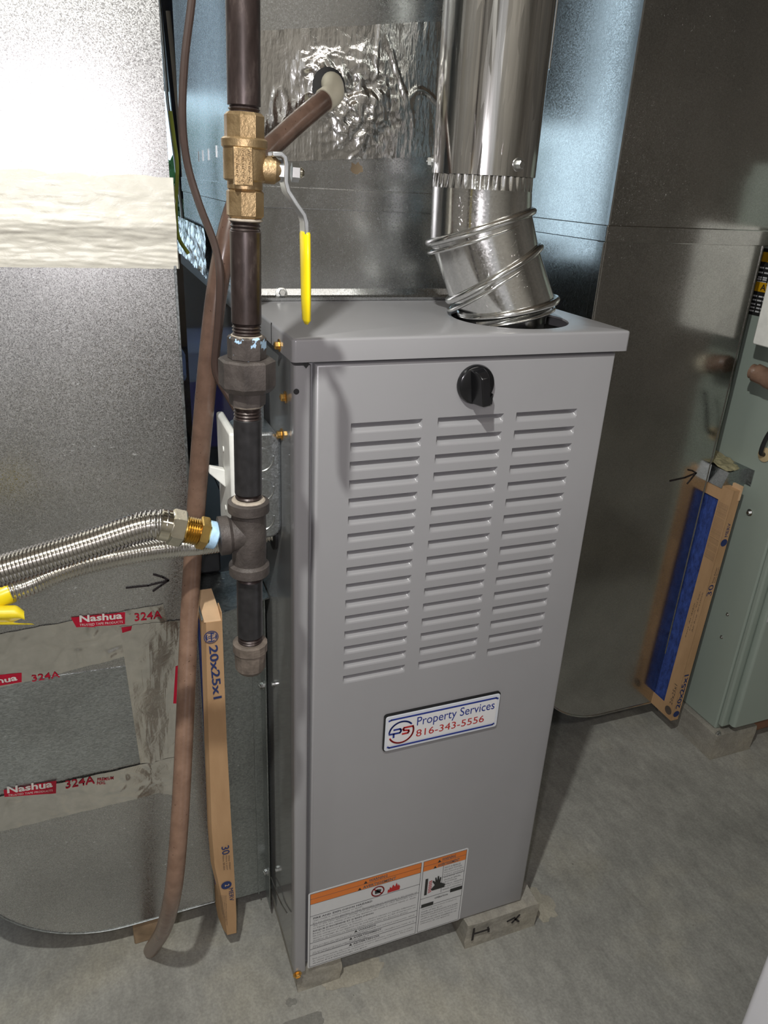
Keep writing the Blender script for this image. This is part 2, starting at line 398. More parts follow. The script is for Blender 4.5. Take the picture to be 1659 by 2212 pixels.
def ribbon(name, lines, mat, parent, w, n=(0, -1, 0), th=0.0003):
    """marker strokes: list of polylines on a surface"""
    mb = MB(); n = Vector(n)
    for ln in lines:
        for a, b in zip(ln[:-1], ln[1:]):
            a, b = Vector(a), Vector(b); d = (b-a).normalized(); s = d.cross(n).normalized()*w/2
            q = [a - d*w*.3 + s, a - d*w*.3 - s, b + d*w*.3 - s, b + d*w*.3 + s]
            mb.loft([q, [p + n*th for p in q]])
    return mb.build(name, mat, parent, smooth=0)
X = Vector((1, 0, 0)); Y = Vector((0, 1, 0)); Z = Vector((0, 0, 1))
def screw_mesh(r=0.0042, name='screw'):
    mb = MB(); mb.lathe((0, 0, 0), (0, 0, 1), [(0, r*1.5), (r*.25, r*1.55), (r*.32, r*1.2)], 20)
    mb.lathe((0, 0, 0), (0, 0, 1), [(r*.3, r), (r*1.15, r), (r*1.35, r*.8)], 6)
    mb.box((-r*.75, -r*.12, r*1.3), (r*.75, r*.12, r*1.42))
    return mb.mesh(name, False)[0]
SCREW = {}
def screw(loc, n, mat, parent, r=0.0042, name='screw', label=None):
    key = (mat.name, r)
    if key not in SCREW:
        me = screw_mesh(r, name); me.materials.append(mat); SCREW[key] = me
    o = link(name, SCREW[key], Vector(loc), parent)
    o.rotation_euler = Vector(n).to_track_quat('Z', 'Y').to_euler()
    if label: o['label'] = label
    return o

# ================================================================== setting
fl = MB().box((-1.6, -2.4, -0.06), (2.6, 1.8, 0.0)).build('floor', M['floor'], smooth=0); tag(fl, kind='structure', label='stained bare concrete basement floor')
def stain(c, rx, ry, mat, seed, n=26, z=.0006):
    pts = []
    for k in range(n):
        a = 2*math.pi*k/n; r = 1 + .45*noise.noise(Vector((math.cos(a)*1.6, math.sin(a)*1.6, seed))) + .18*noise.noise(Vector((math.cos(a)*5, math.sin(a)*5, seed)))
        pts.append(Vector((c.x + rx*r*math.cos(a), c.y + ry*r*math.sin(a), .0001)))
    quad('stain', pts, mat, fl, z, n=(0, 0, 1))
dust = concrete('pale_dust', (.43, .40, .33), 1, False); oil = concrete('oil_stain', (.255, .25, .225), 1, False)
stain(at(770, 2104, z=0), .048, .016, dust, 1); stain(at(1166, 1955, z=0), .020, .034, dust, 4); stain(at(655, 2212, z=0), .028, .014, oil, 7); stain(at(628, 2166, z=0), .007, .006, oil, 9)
ce = MB().box((-1.6, -2.4, 2.4), (2.6, 1.8, 2.46)).build('ceiling', M['ceilm'], smooth=0); tag(ce, kind='structure', label='dark basement ceiling above the furnaces')
WX0, WX1, WZ0, WZ1 = -0.85, 0.17, 0.60, 1.95
wb = MB(); wb.box((-1.6, 1.8, 0), (WX0, 1.92, 2.4)); wb.box((WX1, 1.8, 0), (2.6, 1.92, 2.4)); wb.box((WX0, 1.8, 0), (WX1, 1.92, WZ0)); wb.box((WX0, 1.8, WZ1), (WX1, 1.92, 2.4))
tag(wb.build('wall_back', M['wall'], smooth=0), kind='structure', label='dark concrete wall behind the ducts')
tag(MB().box((-1.7, -2.4, 0), (-1.6, 1.92, 2.4)).build('wall_left', M['wall'], smooth=0), kind='structure', label='concrete wall on the left')
tag(MB().box((2.6, -2.4, 0), (2.7, 1.92, 2.4)).build('wall_right', M['wall'], smooth=0), kind='structure', label='concrete wall on the right')
tag(MB().box((-1.7, -2.5, 0), (2.7, -2.4, 2.4)).build('wall_front', plain('plaster_wall', (.42, .40, .37), .8), smooth=0), kind='structure', label='concrete wall behind the viewer')
dr = empty('reflection_door', (-.6, -2.39, 0), 'white panel door added behind the viewer for reflections in the flue'); tag(dr, kind='structure')  # unseen door added to give the flue reflections more contrast
MB().box((-1.0, -2.398, .01), (-.2, -2.36, 2.03)).build('door_leaf', M['whitepaint'], dr, smooth=0, bevel=.004)
for zz in ((.15, .95), (1.1, 1.9)):
    for xx in ((-.93, -.64), (-.56, -.27)): MB().box((xx[0], -2.3605, zz[0]), (xx[1], -2.352, zz[1])).build('door_panel', M['whitepaint'], dr, smooth=0, bevel=.004)
MB().lathe((-.27, -2.36, 1.0), (0, 1, 0), [(0, .012), (.03, .012), (.035, .026), (.06, .024), (.065, .0)], 18).build('door_knob', M['zinc'], dr)
wn = empty('window_1', ((WX0+WX1)/2, 1.86, WZ0), 'small basement window glimpsed behind the left duct'); tag(wn, kind='structure')
fr = MB()
for a, b in (((WX0, 1.84, WZ0), (WX1, 1.88, WZ0+.03)), ((WX0, 1.84, WZ1-.03), (WX1, 1.88, WZ1)), ((WX0, 1.84, WZ0+.03), (WX0+.03, 1.88, WZ1-.03)), ((WX1-.03, 1.84, WZ0+.03), (WX1, 1.88, WZ1-.03))): fr.box(a, b)
fr.build('window_frame', M['dark'], wn, smooth=0)
MB().box((WX0+.03, 1.857, WZ0+.03), (WX1-.03, 1.861, WZ1-.03)).build('pane', M['glass'], wn, smooth=0)
tag(MB().box((-.35, 1.77, 1.26), (.22, 1.798, 2.39)).build('window_mask_upper', M['ceilm'], smooth=0), kind='structure', label='dark board added over the upper window to shape its light')  # added mask: hides the tall opening directly and narrows its reflections
tag(MB().box((-.35, 1.77, .55), (.22, 1.798, .895)).build('window_mask_lower', M['ceilm'], smooth=0), kind='structure', label='dark board added over the lower window to shape its light')  # added mask: keeps the lowered opening's light to its left part
# shrub outside the window
sh = empty('shrub', (-0.1, 2.5, 0.75), 'green leafy shrub seen through the basement window', 'shrub')
lf = MB()
for i in range(3400):
    lx_ = random.uniform(-.42, .5); c = Vector((lx_, random.uniform(2.1, 2.7), random.uniform(.6, 1.20 if lx_ < .07 else 1.06) + abs(random.gauss(0, .05))))
    a = Vector((random.gauss(0, 1), random.gauss(0, 1), random.gauss(0, 1))).normalized(); b = a.orthogonal().normalized()
    s = random.uniform(.025, .05)
    lf.add([c-a*s, c+b*s*.45+Vector((0, 0, .006)), c+a*s, c-b*s*.45-Vector((0, 0, .004))], [(0, 1, 2), (0, 2, 3)])
tag(lf.build('foliage', M['leaf'], sh, smooth=0), kind='stuff')
MB().tube([(-.1, 2.5, .6), (-.08, 2.5, .8), (-.13, 2.52, 1.05)], .014, 8).build('stem', M['wood'], sh)
tag(MB().box((-1.7, 1.925, .35), (2.7, 3.2, .55)).build('trim_1', M['wood'], smooth=0), kind='structure', label='soil level outside the window')
# lamp over the viewer
lt = empty('hanging_lamp', (KEY.x, KEY.y, 1.69), 'hanging work lamp above the furnaces', 'lamp')
MB().tube([(KEY.x, KEY.y, 1.77), (KEY.x, KEY.y, 2.4)], .004, 8).build('cord', M['rubber'], lt)
MB().lathe((KEY.x, KEY.y, 1.69), (0, 0, 1), [(0, .012), (.01, .016), (.05, .016), (.09, .01)], 16).build('socket', M['rubber'], lt)
tb = empty('fill_light_housing', (0.5, -1.7, 2.36), 'added ceiling housing of the ambient fill light behind the viewer', 'lamp')  # housing added around the ambient fill light
MB().box((-.12, -1.77, 2.355), (1.12, -1.63, 2.40)).build('housing', M['whitepaint'], tb, smooth=0)

# ================================================================== furnace in front
FT = 0.926          # top of the cabinet
FW = 0.361
fa = empty('furnace', (FW/2, 0.36, 0.05), 'grey louvred furnace with black knob, company sign and flue pipe in the middle', 'furnace')
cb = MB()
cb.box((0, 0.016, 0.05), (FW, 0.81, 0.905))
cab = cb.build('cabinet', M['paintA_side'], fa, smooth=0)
cf = MB(); cf.prism(rrect(0.0, 0.0005, 0.0165, 0.02, 0.0035, 4), 'z', 0.050, 0.9005)
cf.build('corner_post', M['paintA'], fa, smooth=50)
MB().box((.0165, .012, .052), (.0215, .018, .9)).build('door_gap', M['paintA'], fa, smooth=0)
# -- door with louvres
cols = []
for (tl, tr, bl, br) in (((754, 919), (912, 908), (744, 1466), (876, 1438)), ((943, 903), (1086, 892), (907, 1431), (1031, 1404)), ((1113, 890), (1246, 878), (1056, 1400), (1171, 1375))):
    q = [at(*c, y=0.0) for c in (tl, tr, bl, br)]
    cols.append(((q[0].x+q[2].x)/2, (q[1].x+q[3].x)/2, (q[0].z+q[1].z)/2, (q[2].z+q[3].z)/2))
lw = sum(c[1]-c[0] for c in cols)/3; lz1 = sum(c[2] for c in cols)/3; lz0 = sum(c[3] for c in cols)/3
print('louvre', lw, lz1, lz0, cols)
pitch = (lz1-lz0)/15; LH = pitch*0.56
D0, D1, DZ0, DZ1 = 0.0205, FW, 0.0515, 0.9015
lx = [((c[0]+c[1])/2-lw/2, (c[0]+c[1])/2+lw/2) for c in cols]
xs = [D0+.004] + [v for p in lx for v in p] + [D1-.004]
zs = [DZ0+.004]
for k in range(15, -1, -1): zs += [lz1-k*pitch-LH, lz1-k*pitch]
zs += [DZ1-.004]
dm = MB()
for j in range(len(zs)-1):
    for i in range(len(xs)-1):
        if (i % 2 == 1) and (j % 2 == 1): continue
        dm.add([(xs[i], 0, zs[j]), (xs[i+1], 0, zs[j]), (xs[i+1], 0, zs[j+1]), (xs[i], 0, zs[j+1])], [(0, 1, 2, 3)])
rings = []
for ins, yy in ((.004, 0), (.0022, .0004), (.0008, .0014), (0, .0035), (0, .016)):
    rings.append([(D0+ins, yy, DZ0+ins), (D1-ins, yy, DZ0+ins), (D1-ins, yy, DZ1-ins), (D0+ins, yy, DZ1-ins)])
dm.loft(rings, False, False)
bmv = dm
me, c = dm.mesh('door', True, 40)
bm = bmesh.new(); bm.from_mesh(me); bmesh.ops.remove_doubles(bm, verts=bm.verts, dist=1e-6)
for f in bm.faces:
    f.normal_update()
    if abs(f.normal.y) > .9 and f.normal.y > 0: f.normal_flip()
bm.to_mesh(me); bm.free()
door = link('door', me, c, fa, M['paintA'])
# one louvre: pressed inwards, deepest under its upper edge
def lou(u, v):
    x = (u-.5)*lw; a = abs(2*u-1)
    e = min(1, (1-a)*lw/2/.0075); f = math.sqrt(max(0, 1-(1-e)**2))
    g = 0.5*(1+math.cos(math.pi*min(1, v/.98)))**1.0
    return (x, 0.0105*f*g, -LH*v)
us = [0]
lm = MB().grid(lambda u, v: lou(.5-.5*math.cos(math.pi*u)*(1 if True else 1) if False else (0.5*(1+math.copysign(abs(2*u-1)**.35, 2*u-1)) if False else u), v), 56, 10)
lme, _ = lm.mesh('louver', False, 80)
bm = bmesh.new(); bm.from_mesh(lme)
for f in bm.faces:
    f.normal_update()
    if f.normal.y > 0: f.normal_flip()
bm.to_mesh(lme); bm.free(); lme.materials.append(M['paintA'])
for p in lx:
    for k in range(16):
        link('louver', lme, Vector(((p[0]+p[1])/2, 0.0, lz1-k*pitch)), door)
# -- top cap with flue hole
HC = Vector((0.271, 0.083, FT)); HR = 0.0660
bm = bmesh.new()
def capring(ins, z):
    return [bm.verts.new((x, y, z)) for x, y in rrect(-.003+ins, -.0045+ins, .372-ins, .813-ins, .004-ins*.5, 3)]
R = [capring(.0024, FT), capring(.0012, FT-.0004), capring(.0003, FT-.0013), capring(0, FT-.0028), capring(0, FT-.0215), capring(.0012, FT-.0215)]
for a, b in zip(R[:-1], R[1:]):
    for i in range(len(a)): bm.faces.new((a[i], a[(i+1) % len(a)], b[(i+1) % len(a)], b[i]))
cv = [bm.verts.new((HC.x+HR*math.cos(2*math.pi*k/56), HC.y+HR*math.sin(2*math.pi*k/56), FT)) for k in range(56)]
cv2 = [bm.verts.new((v.co.x, v.co.y, FT-.002)) for v in cv]
for i in range(56): bm.faces.new((cv[i], cv[(i+1) % 56], cv2[(i+1) % 56], cv2[i]))
eds = [bm.edges.get((R[0][i], R[0][(i+1) % len(R[0])])) for i in range(len(R[0]))] + [bm.edges.get((cv[i], cv[(i+1) % 56])) for i in range(56)]
bmesh.ops.triangle_fill(bm, edges=eds, use_beauty=True)
bmesh.ops.recalc_face_normals(bm, faces=bm.faces)
me = bpy.data.meshes.new('top_cap'); bm.to_mesh(me); bm.free(); me.shade_smooth(); me.set_sharp_from_angle(angle=math.radians(35))
cap = link('top_cap', me, Vector((0, 0, 0)), fa, M['paintA'])
MB().lathe((HC.x, HC.y, FT-.016), (0, 0, 1), [(0, HR+.004), (.004, HR+.004)], 40).build('flue_opening', M['dark'], fa)
MB().box((-.0034, .078, FT-.0215), (-.0026, .0795, FT+.0001)).build('cap_seam', M['dark'], fa, smooth=0)
# small dark corner gaps
quad('corner_gap', [at(650, 783, y=-.0006), at(664, 783, y=-.0006), at(666, 790, y=-.0006), at(661, 796, y=-.0006)], M['dark'], fa)
MB().lathe(at(640, 846, y=.0003), (0, -1, 0), [(0, .0028), (.0004, .0028)], 14).build('screw_hole', M['dark'], fa)
for (px, py, xx) in ((604, 746, -.003), (617, 858, 0.0), (609, 938, 0.0)):
    screw(at(px, py, x=xx), (-1, 0, 0), M['gold'], fa, .0040, label='gold hex screw')
screw(at(642, 2104, y=0.0), (0, -1, 0), M['gold'], fa, .0040, label='gold hex screw')
# -- knob
KC = at(1025, 829, y=0.0)
kn = MB().lathe(KC, (0, -1, 0), [(0, .0203), (.003, .0206), (.006, .0196), (.0072, .0178), (.0075, .0)], 48).build('knob', M['black'], fa, smooth=35)
def kp(a, b, h): 
    ca, sa = math.cos(.16), math.sin(.16)
    return KC + X*(a*ca - b*sa) + Z*(a*sa + b*ca) + Vector((0, -h, 0))
hb = MB().loft([[kp(-.0075, -.0180, .007), kp(.0075, -.0180, .007), kp(.0075, .0180, .007), kp(-.0075, .0180, .007)],
                [kp(-.0055, -.0178, .020), kp(.0055, -.0178, .020), kp(.0055, .0165, .020), kp(-.0055, .0165, .020)],
                [kp(-.0045, -.0172, .026), kp(.0045, -.0172, .026), kp(.0045, .0120, .026), kp(-.0045, .0120, .026)]])
hb.build('knob_grip', M['black'], kn, bevel=.0012)
MB().loft([[kp(.006, -.019, .006), kp(.014, -.024, .006), kp(.0165, -.011, .006)], [kp(.007, -.018, .011), kp(.0135, -.0225, .011), kp(.0155, -.012, .011)]]).build('knob_pointer', M['black'], kn, bevel=.0006)
# -- warning label on the door
LTL, LTR, LBR, LBL = at(667, 1932, y=0), at(1014, 1829, y=0), at(992, 1981, y=0), at(663, 2098, y=0)
lx0, lx1 = (LTL.x+LBL.x)/2, (LTR.x+LBR.x)/2; lzt, lzb = (LTL.z+LTR.z)/2, (LBL.z+LBR.z)/2
print('label', lx0, lx1, lzt, lzb, LTL, LTR, LBR, LBL)
LWD, LHT = lx1-lx0, lzt-lzb
wl = MB().prism(rrect(lx0, lzb, lx1, lzt, .003, 3), 'y', -.0004, 0.0).build('warning_label', M['labelwhite'], fa, smooth=0); wl['label'] = 'white warning label with orange header bars'
def LP(u, v, h=.0006): return Vector((lx0+u*LWD, -h, lzt-v*LHT))
def lq(name, u0, v0, u1, v1, mat, h=.0005, th=.0002): return quad(name, [LP(u0, v0, h), LP(u1, v0, h), LP(u1, v1, h), LP(u0, v1, h)], mat, wl, th)
lq('header_bar', .012, .015, .690, .145, M['orange']); lq('header_bar', .705, .015, .988, .145, M['orange'])
rules = [((.012, .08), (.690, .08)), ((.705, .08), (.988, .08)), ((.012, .145), (.69, .145)), ((.012, .30), (.69, .30)), ((.012, .415), (.69, .415)), ((.012, .66), (.69, .66)), ((.012, .745), (.69, .745)), ((.012, .83), (.69, .83)),
         ((.705, .52), (.988, .52)), ((.84, .145), (.84, .50)), ((.84, .30), (.988, .30)), ((.705, .64), (.988, .64)),
         ((.012, .02), (.012, .985)), ((.69, .02), (.69, .985)), ((.705, .02), (.705, .985)), ((.988, .02), (.988, .985)), ((.012, .985), (.69, .985)), ((.705, .985), (.988, .985)), ((.012, .015), (.69, .015)), ((.705, .015), (.988, .015))]
ribbon('rule_lines', [[LP(*a, .0006), LP(*b, .0006)] for a, b in rules], M['printgrey'], wl, .0006, th=.0001)
def lt_(body, u, v, w=None, h=.03, mat='printgrey', bold=0.0, anchor='l'):
    text(body, M[mat], wl, LP(u, v, .0009), X, Z, width=(w*LWD if w else None), height=h*LHT*(.82 if h < .03 else 1), bold=bold, anchor=anchor, res=1)
def tri(u, v, s):
    quad('warning_triangle', [LP(u, v, .0009), LP(u+s/LWD, v, .0009), LP(u+s*.5/LWD, v-s*.9/LHT, .0009)], M['printblack'], wl, .0001)
for u in (.36,): 
    lt_('WARNING', .36, .070, .115, .036, bold=.02); tri(.33, .073, .005)
    lt_('AVERTISSEMENT', .325, .135, .205, .036, bold=.02); tri(.295, .138, .005)
lt_('WARNING', .825, .072, .09, .040, bold=.02); tri(.797, .075, .005)
lt_('AVERTISSEMENT', .80, .138, .145, .040, bold=.02); tri(.772, .141, .005)
lt_('FIRE AND EXPLOSION HAZARD', .03, .345, .36, .028, bold=.02)
fine = ['Can result in serious injury or death.', 'Do not store or use gasoline or other flammable vapors and liquids in the vicinity of', 'this or any other appliance. Storage of or use of gasoline or other flammable vapors', 'or liquids in the vicinity of this or any appliance can result in serious injury or death.']
ww = [.30, .645, .645, .645]
for i, (t, w) in enumerate(zip(fine, ww)): lt_(t, .03, .378+i*.033, w, .026)
lt_("RISQUE D'INCENDIE ET D'EXPLOSION", .03, .515, .37, .027, bold=.02)
fine = ['Risque de blessures graves ou de mort.', "Ne pas entreposer ni utiliser de l'essence ou d'autres vapeurs ou liquides inflammables", "dans le voisinage de cet appareil ou de tout autre appareil. Le fait d'entreposer ou", "d'utiliser de l'essence ou d'autres liquides peut causer des blessures graves."]
for i, (t, w) in enumerate(zip(fine, [.30, .645, .645, .6])): lt_(t, .03, .548+i*.033, w, .026)
lt_('WARNING', .31, .692, .11, .027, bold=.02); lt_('AVERTISSEMENT', .28, .776, .18, .027, bold=.02); lt_('ADVERTENCIA', .28, .860, .17, .027, bold=.02)
for u, v in ((.285, .694), (.255, .778), (.255, .862)): tri(u, v, .0045)
for v, ts in ((.722, ['This product can expose you to chemicals including lead and lead components, which', ]), (.742, ['For more information go to www.P65Warnings.ca.gov']), (.806, ["Ce produit peut vous exposer au plomb et composes, identifies par l'etat de la"]), (.826, ['Pour de plus amples informations: www.P65Warnings.ca.gov']), (.892, ['Este producto puede exponerle a quimicos incluyendo plomo, conocidos por el estado']), (.925, ['de causar cancer y defectos de nacimiento u otros danos reproductivos. Para mayor']), (.958, ['www.P65Warnings.ca.gov'])):
    for t in ts: lt_(t, .03, v, .645 if len(t) > 60 else .34, .023)
# pictograms
cc = LP(.42, .225, .0009)
ro = [[cc + X*.0088*math.cos(a) + Z*.0088*math.sin(a) for a in [2*math.pi*k/28 for k in range(29)]], [cc + X*.0062 + Z*-.0062, cc + X*-.0062 + Z*.0062]]
ribbon('prohibition_ring', ro, M['red'], wl, .0018, th=.0001)
quad('gas_can_pictogram', [cc+X*-.004+Z*-.004, cc+X*.004+Z*-.004, cc+X*.005+Z*.002, cc+X*-.001+Z*.004, cc+X*-.0045+Z*.002], M['printblack'], wl, .0001)
fc = LP(.52, .285, .0009); fpts = [(-.009, 0), (.009, 0), (.0095, .006), (.007, .011), (.0065, .007), (.004, .015), (.002, .008), (-.001, .013), (-.003, .007), (-.0055, .010), (-.0065, .005), (-.0085, .006)]
quad('flame_pictogram', [fc + X*a + Z*b for a, b in fpts], M['red'], wl, .0001)
hc = LP(.735, .40, .0009)
ribbon('hot_surface_bar', [[hc + Z*-.010, hc + Z*.020]], M['printblack'], wl, .004, th=.0001)
hp = [(.012, -.006), (.034, -.006), (.036, 0), (.026, .006), (.027, .016), (.0245, .017), (.0235, .011), (.0225, .020), (.020, .020), (.0195, .012), (.0175, .019), (.0155, .018), (.0165, .010), (.0125, .014), (.011, .012), (.016, .004), (.009, -.003)]
quad('hand_pictogram', [hc + X*(a*.85) + Z*b for a, b in hp], M['printblack'], wl, .0001)
ribbon('heat_lines', [[hc + X*.004 + Z*(k*.0035-.008), hc + X*.0085 + Z*(k*.0035-.0065)] for k in range(7)], M['red'], wl, .0012, th=.0001)
rt = ['HOT SURFACE', 'DO NOT TOUCH', 'Disconnect power', 'before servicing', 'and keep door', 'closed while', 'operating.', 'Surface chaude', 'Ne pas toucher', 'avant entretien']
for i, t in enumerate(rt): lt_(t, .85, .185+i*.033, min(.13, .0095*len(t)), .024)
lq('redaction_block', .905, .50, .985, .545, M['printblack'], .0008); lq('redaction_block', .715, .60, .795, .645, M['printblack'], .0008)
lt_('OPERATION', .80, .572, .09, .028, bold=.02)
for i, t in enumerate(['Operating instructions located on', 'inside of this door.', 'Installation instructions are inside', 'Must be installed and serviced by the', 'qualified agency. Vous devez lire les', 'instructions avant installation ou', 'utilisation de cet appareil.']): lt_(t, .72, .68+i*.034, min(.25, .0072*len(t)), .024)

# -- company sign (magnet plate) on the door
q = [at(833, 1553, y=-.003), at(1079, 1494, y=-.003), at(1074, 1563, y=-.003), at(829, 1627, y=-.003)]
sx0, sx1 = (q[0].x+q[3].x)/2, (q[1].x+q[2].x)/2; szt, szb = (q[0].z+q[1].z)/2, (q[2].z+q[3].z)/2
print('sign', sx0, sx1, szt, szb, q)
SW, SH = sx1-sx0, szt-szb
sg = empty('company_sign', (sx0+SW/2, 0, szb), 'white plate reading Property Services 816-343-5556 on the furnace door', 'sign')
MB().prism(rrect(sx0-.0015, szb-.001, sx1+.0008, szt+.0022, .004, 4), 'y', -.0028, -.0002).build('backing', M['black'], sg, smooth=0)
MB().prism(rrect(sx0, szb, sx1, szt, .0035, 4), 'y', -.0040, -.0028).build('face_plate', M['signface'], sg, smooth=0, bevel=.0004)
MB().prism(rrect(sx0+.004, szb+.0075, sx1-.004, szt-.0075, .003, 3), 'y', -.0043, -.0040).build('white_panel', M['signwhite'], sg, smooth=0)
def SP(u, v, h=.0046): return Vector((sx0+u*SW, -h, szb+v*SH))
ribbon('border_line', [[SP(.025, .885), SP(.045, .905), SP(.96, .905), SP(.978, .875)], [SP(.025, .125), SP(.04, .095), SP(.955, .095), SP(.97, .12)]], M['blue'], sg, .0022, th=.0002)
text('Property Services', M['blue'], sg, SP(.265, .50), X, Z, width=.69*SW, height=.33*SH, bold=.0, res=4)
text('816-343-5556', M['red'], sg, SP(.265, .245), X, Z, width=.605*SW, height=.205*SH, bold=.0, res=4)
lc = SP(.135, .49); lr = .31*SH
ribbon('logo_ring', [[lc + X*lr*math.cos(math.radians(a)) + Z*lr*math.sin(math.radians(a)) for a in range(38, 181, 8)]], M['blue'], sg, .0022, th=.0002)
ribbon('logo_ring', [[lc + X*lr*math.cos(math.radians(a)) + Z*lr*math.sin(math.radians(a)) for a in range(205, 385, 8)]], M['red'], sg, .0022, th=.0002)
a = lr
ribbon('logo_letter_p', [[lc+X*-a*.98, lc+X*-a*.62+Z*-a*.02, lc+X*-a*.62+Z*-a*.36], [lc+X*-a*.55+Z*-a*.02, lc+X*-a*.12+Z*-a*.02, lc+X*-a*.04+Z*a*.10, lc+X*-a*.04+Z*a*.24, lc+X*-a*.12+Z*a*.34, lc+X*-a*.62+Z*a*.34]], M['blue'], sg, .0024, th=.0002)
ribbon('logo_letter_s', [[lc+X*a*.10+Z*-a*.20, lc+X*a*.55+Z*-a*.20, lc+X*a*.62+Z*-a*.08, lc+X*a*.60+Z*a*.04, lc+X*a*.20+Z*a*.12, lc+X*a*.14+Z*a*.24, lc+X*a*.20+Z*a*.36, lc+X*a*.95+Z*a*.36]], M['red'], sg, .0024, th=.0002)

# ================================================================== plenum over the furnace
PY = 0.225
pl = empty('supply_plenum', (.18, .47, FT), 'galvanized supply plenum with foil patch above the grey furnace', 'plenum')
px0, px1, pyb = 0.004, 0.262, 0.78
zb0, zb1 = 1.027, 1.050
MB().box((px0, PY, FT+.0005), (px1, pyb, zb0)).build('coil_casing', M['plen'], pl, smooth=0)
MB().box((px0, PY, zb1), (px1, pyb, 2.395)).build('plenum_box', M['plen'], pl, smooth=0)
MB().box((px0-.002, PY-.0035, zb0), (px1+.002, pyb, zb1)).build('slip_joint', M['plen'], pl, smooth=0, bevel=.001)
MB().prism([(PY+.001, FT+.0006), (PY-.010, FT+.0006), (PY-.011, FT+.004), (PY-.004, FT+.006), (PY-.001, FT+.013), (PY+.001, FT+.013)], 'x', px0-.002, px1+.002).build('base_flange', M['plen'], pl, smooth=50)
screw(at(608, 634, y=PY-.004), (0, -1, .3), M['zinc'], pl, .0045, label='zinc hex screw')
for i in range(4):
    c = at((428, 437, 449, 466)[i], (338, 336, 334, 327)[i], x=px0-.0006)
    MB().box((c.x-.0004, c.y-.0022, c.z-.007), (c.x+.0006, c.y+.0022, c.z+.007)).build('slot_mark', M['zinc'], pl, smooth=0)
# foil patch: three overlapping strips, crumpled around the drain hole
E0 = at(712, 196, y=PY)
def crumple(x, z):
    d = math.hypot(x-E0.x, z-E0.z)
    p = Vector((x*70, z*70, 3.1)); 
    f = noise.voronoi(p*1.3)[0]; r1 = (f[1]-f[0])
    dx, dz = x-E0.x, z-E0.z
    s = math.exp(-((dx-.035)/.042)**2 - ((dz+.012)/.042)**2) + .7*math.exp(-((dx+.012)/.022)**2 - ((dz-.012)/.022)**2)
    s = min(1, s); q = Vector((x*48, z*30, 9.0)); g_ = noise.voronoi(q)[0]; r2 = g_[1]-g_[0]
    h = .0060*s*(.75-r2)*(.6+.8*abs(noise.noise(q*.5))) + .0048*s*(.8-r1) + .0040*s*noise.noise(p*.8) + .0005*noise.noise(Vector((x*22, z*22, 1)))
    w = .0009*max(0, noise.noise(Vector((x*170, z*20, 4)))-.1)*(1 if dx > .06 else .35)
    cr_ = max(0, 1-abs(noise.noise(Vector((x*26, z*14, 12))))*14); w += .0040*cr_*max(0, noise.noise(Vector((x*16, z*16, 3)))+.05)
    if d < .012: h = h*.2
    return max(-.0002, h + w)
def foil_strip(name, c4, parent, mat, fn, yp, base, nu=90, nv=26, edge=.0008):
    P0, P1, P2, P3 = c4      # tl tr br bl on plane
    def g(u, v):
        v2 = v
        e = noise.noise(Vector((u*14, v*3, base*900)))*edge*(1 if v in (0, 1) else 0)
        p = P0.lerp(P1, u).lerp(P3.lerp(P2, u), v2)
        return (p.x, yp - base - fn(p.x, p.z), p.z + e)
    return MB().grid(g, nu, nv).build(name, mat, parent, smooth=60)
fs = [((560, 66), (955, 46), (955, 142), (560, 140)), ((560, 128), (955, 132), (955, 268), (560, 262)), ((555, 252), (955, 258), (955, 338), (555, 350))]
for i, c4 in enumerate(fs):
    foil_strip('foil_tape_strip', [at(*c, y=PY) for c in c4], pl, M['foil'], crumple, PY, .0006+.0005*i, 110, 40)
MB().lathe(E0 + Vector((-.004, -.0095, .003)), (0, -1, 0), [(0, .0185), (.0008, .0185)], 24).build('drain_hole', M['dark'], pl)
rc = at(770, 364, y=PY)
quad('rust_spot', [rc + (X*math.cos(t*.4488) + Z*math.sin(t*.4488)*.8)*(.0075+.004*noise.noise(Vector((t*.9, 2, 5)))) for t in range(14)], plain('rust', (.30, .23, .15), .6, .5), pl, .0002)
# left rear foil wrap at the foot of the plenum
fw = MB()
A = at(388, 560, x=-.004)
def wrap(u, v):
    y = .50 + u*.315; z = .930 + v*.055
    k = noise.voronoi(Vector((y*60, z*60, 7)))[0]; h = .001 + .006*(k[1]-k[0])
    return (-.001 - h - .012*u*u*(1-v), y, z - .015*(1-u)*(1-v))
fw.grid(wrap, 40, 16); fw.build('foil_wrap', M['foil'], pl, smooth=60)

# ================================================================== flue pipe
VN = Vector((.47, .883, 0)).normalized(); VR = Vector((.883, -.47, 0)).normalized()
fb = Vector((.262, .086, FT))
flu = empty('flue_pipe', (fb.x, fb.y, FT), 'shiny galvanized flue pipe with swivel elbow on the furnace top', 'flue pipe')
def ring(c, hw, dz, hv, n=96, k=None):
    out = []
    for i in range(n):
        a = 2*math.pi*i/n; s = 1.0 if k is None else k(a)
        out.append(c + (VR*hw + Z*dz)*math.cos(a)*s + VN*hv*math.sin(a)*s)
    return out
J1 = at_plane(1037, 490, fb, VN); J2 = at_plane(1066, 591, fb, VN); J3 = at_plane(1097, 664, fb, VN); U0 = at_plane(1042, 400, fb, VN)
UB = at_plane(1042, 379, fb, VN)
print('flue', J1, J2, J3, UB)
rr = .0520
r0 = ring(Vector((fb.x, fb.y, FT-.012)), rr-.002, 0, rr-.002); r3 = ring(J3, .0505, .012, rr); r2 = ring(J2, .0455, .0300, rr); r1 = ring(J1, .0530, .0185, rr)
MB().loft([r0, ring(Vector((fb.x, fb.y, FT+.004)), rr-.002, 0, rr-.002), r3], False, False).build('collar', M['elbow'], flu, smooth=60)
MB().loft([r3, r2], False, False).build('elbow_gore', M['elbow'], flu, smooth=60)
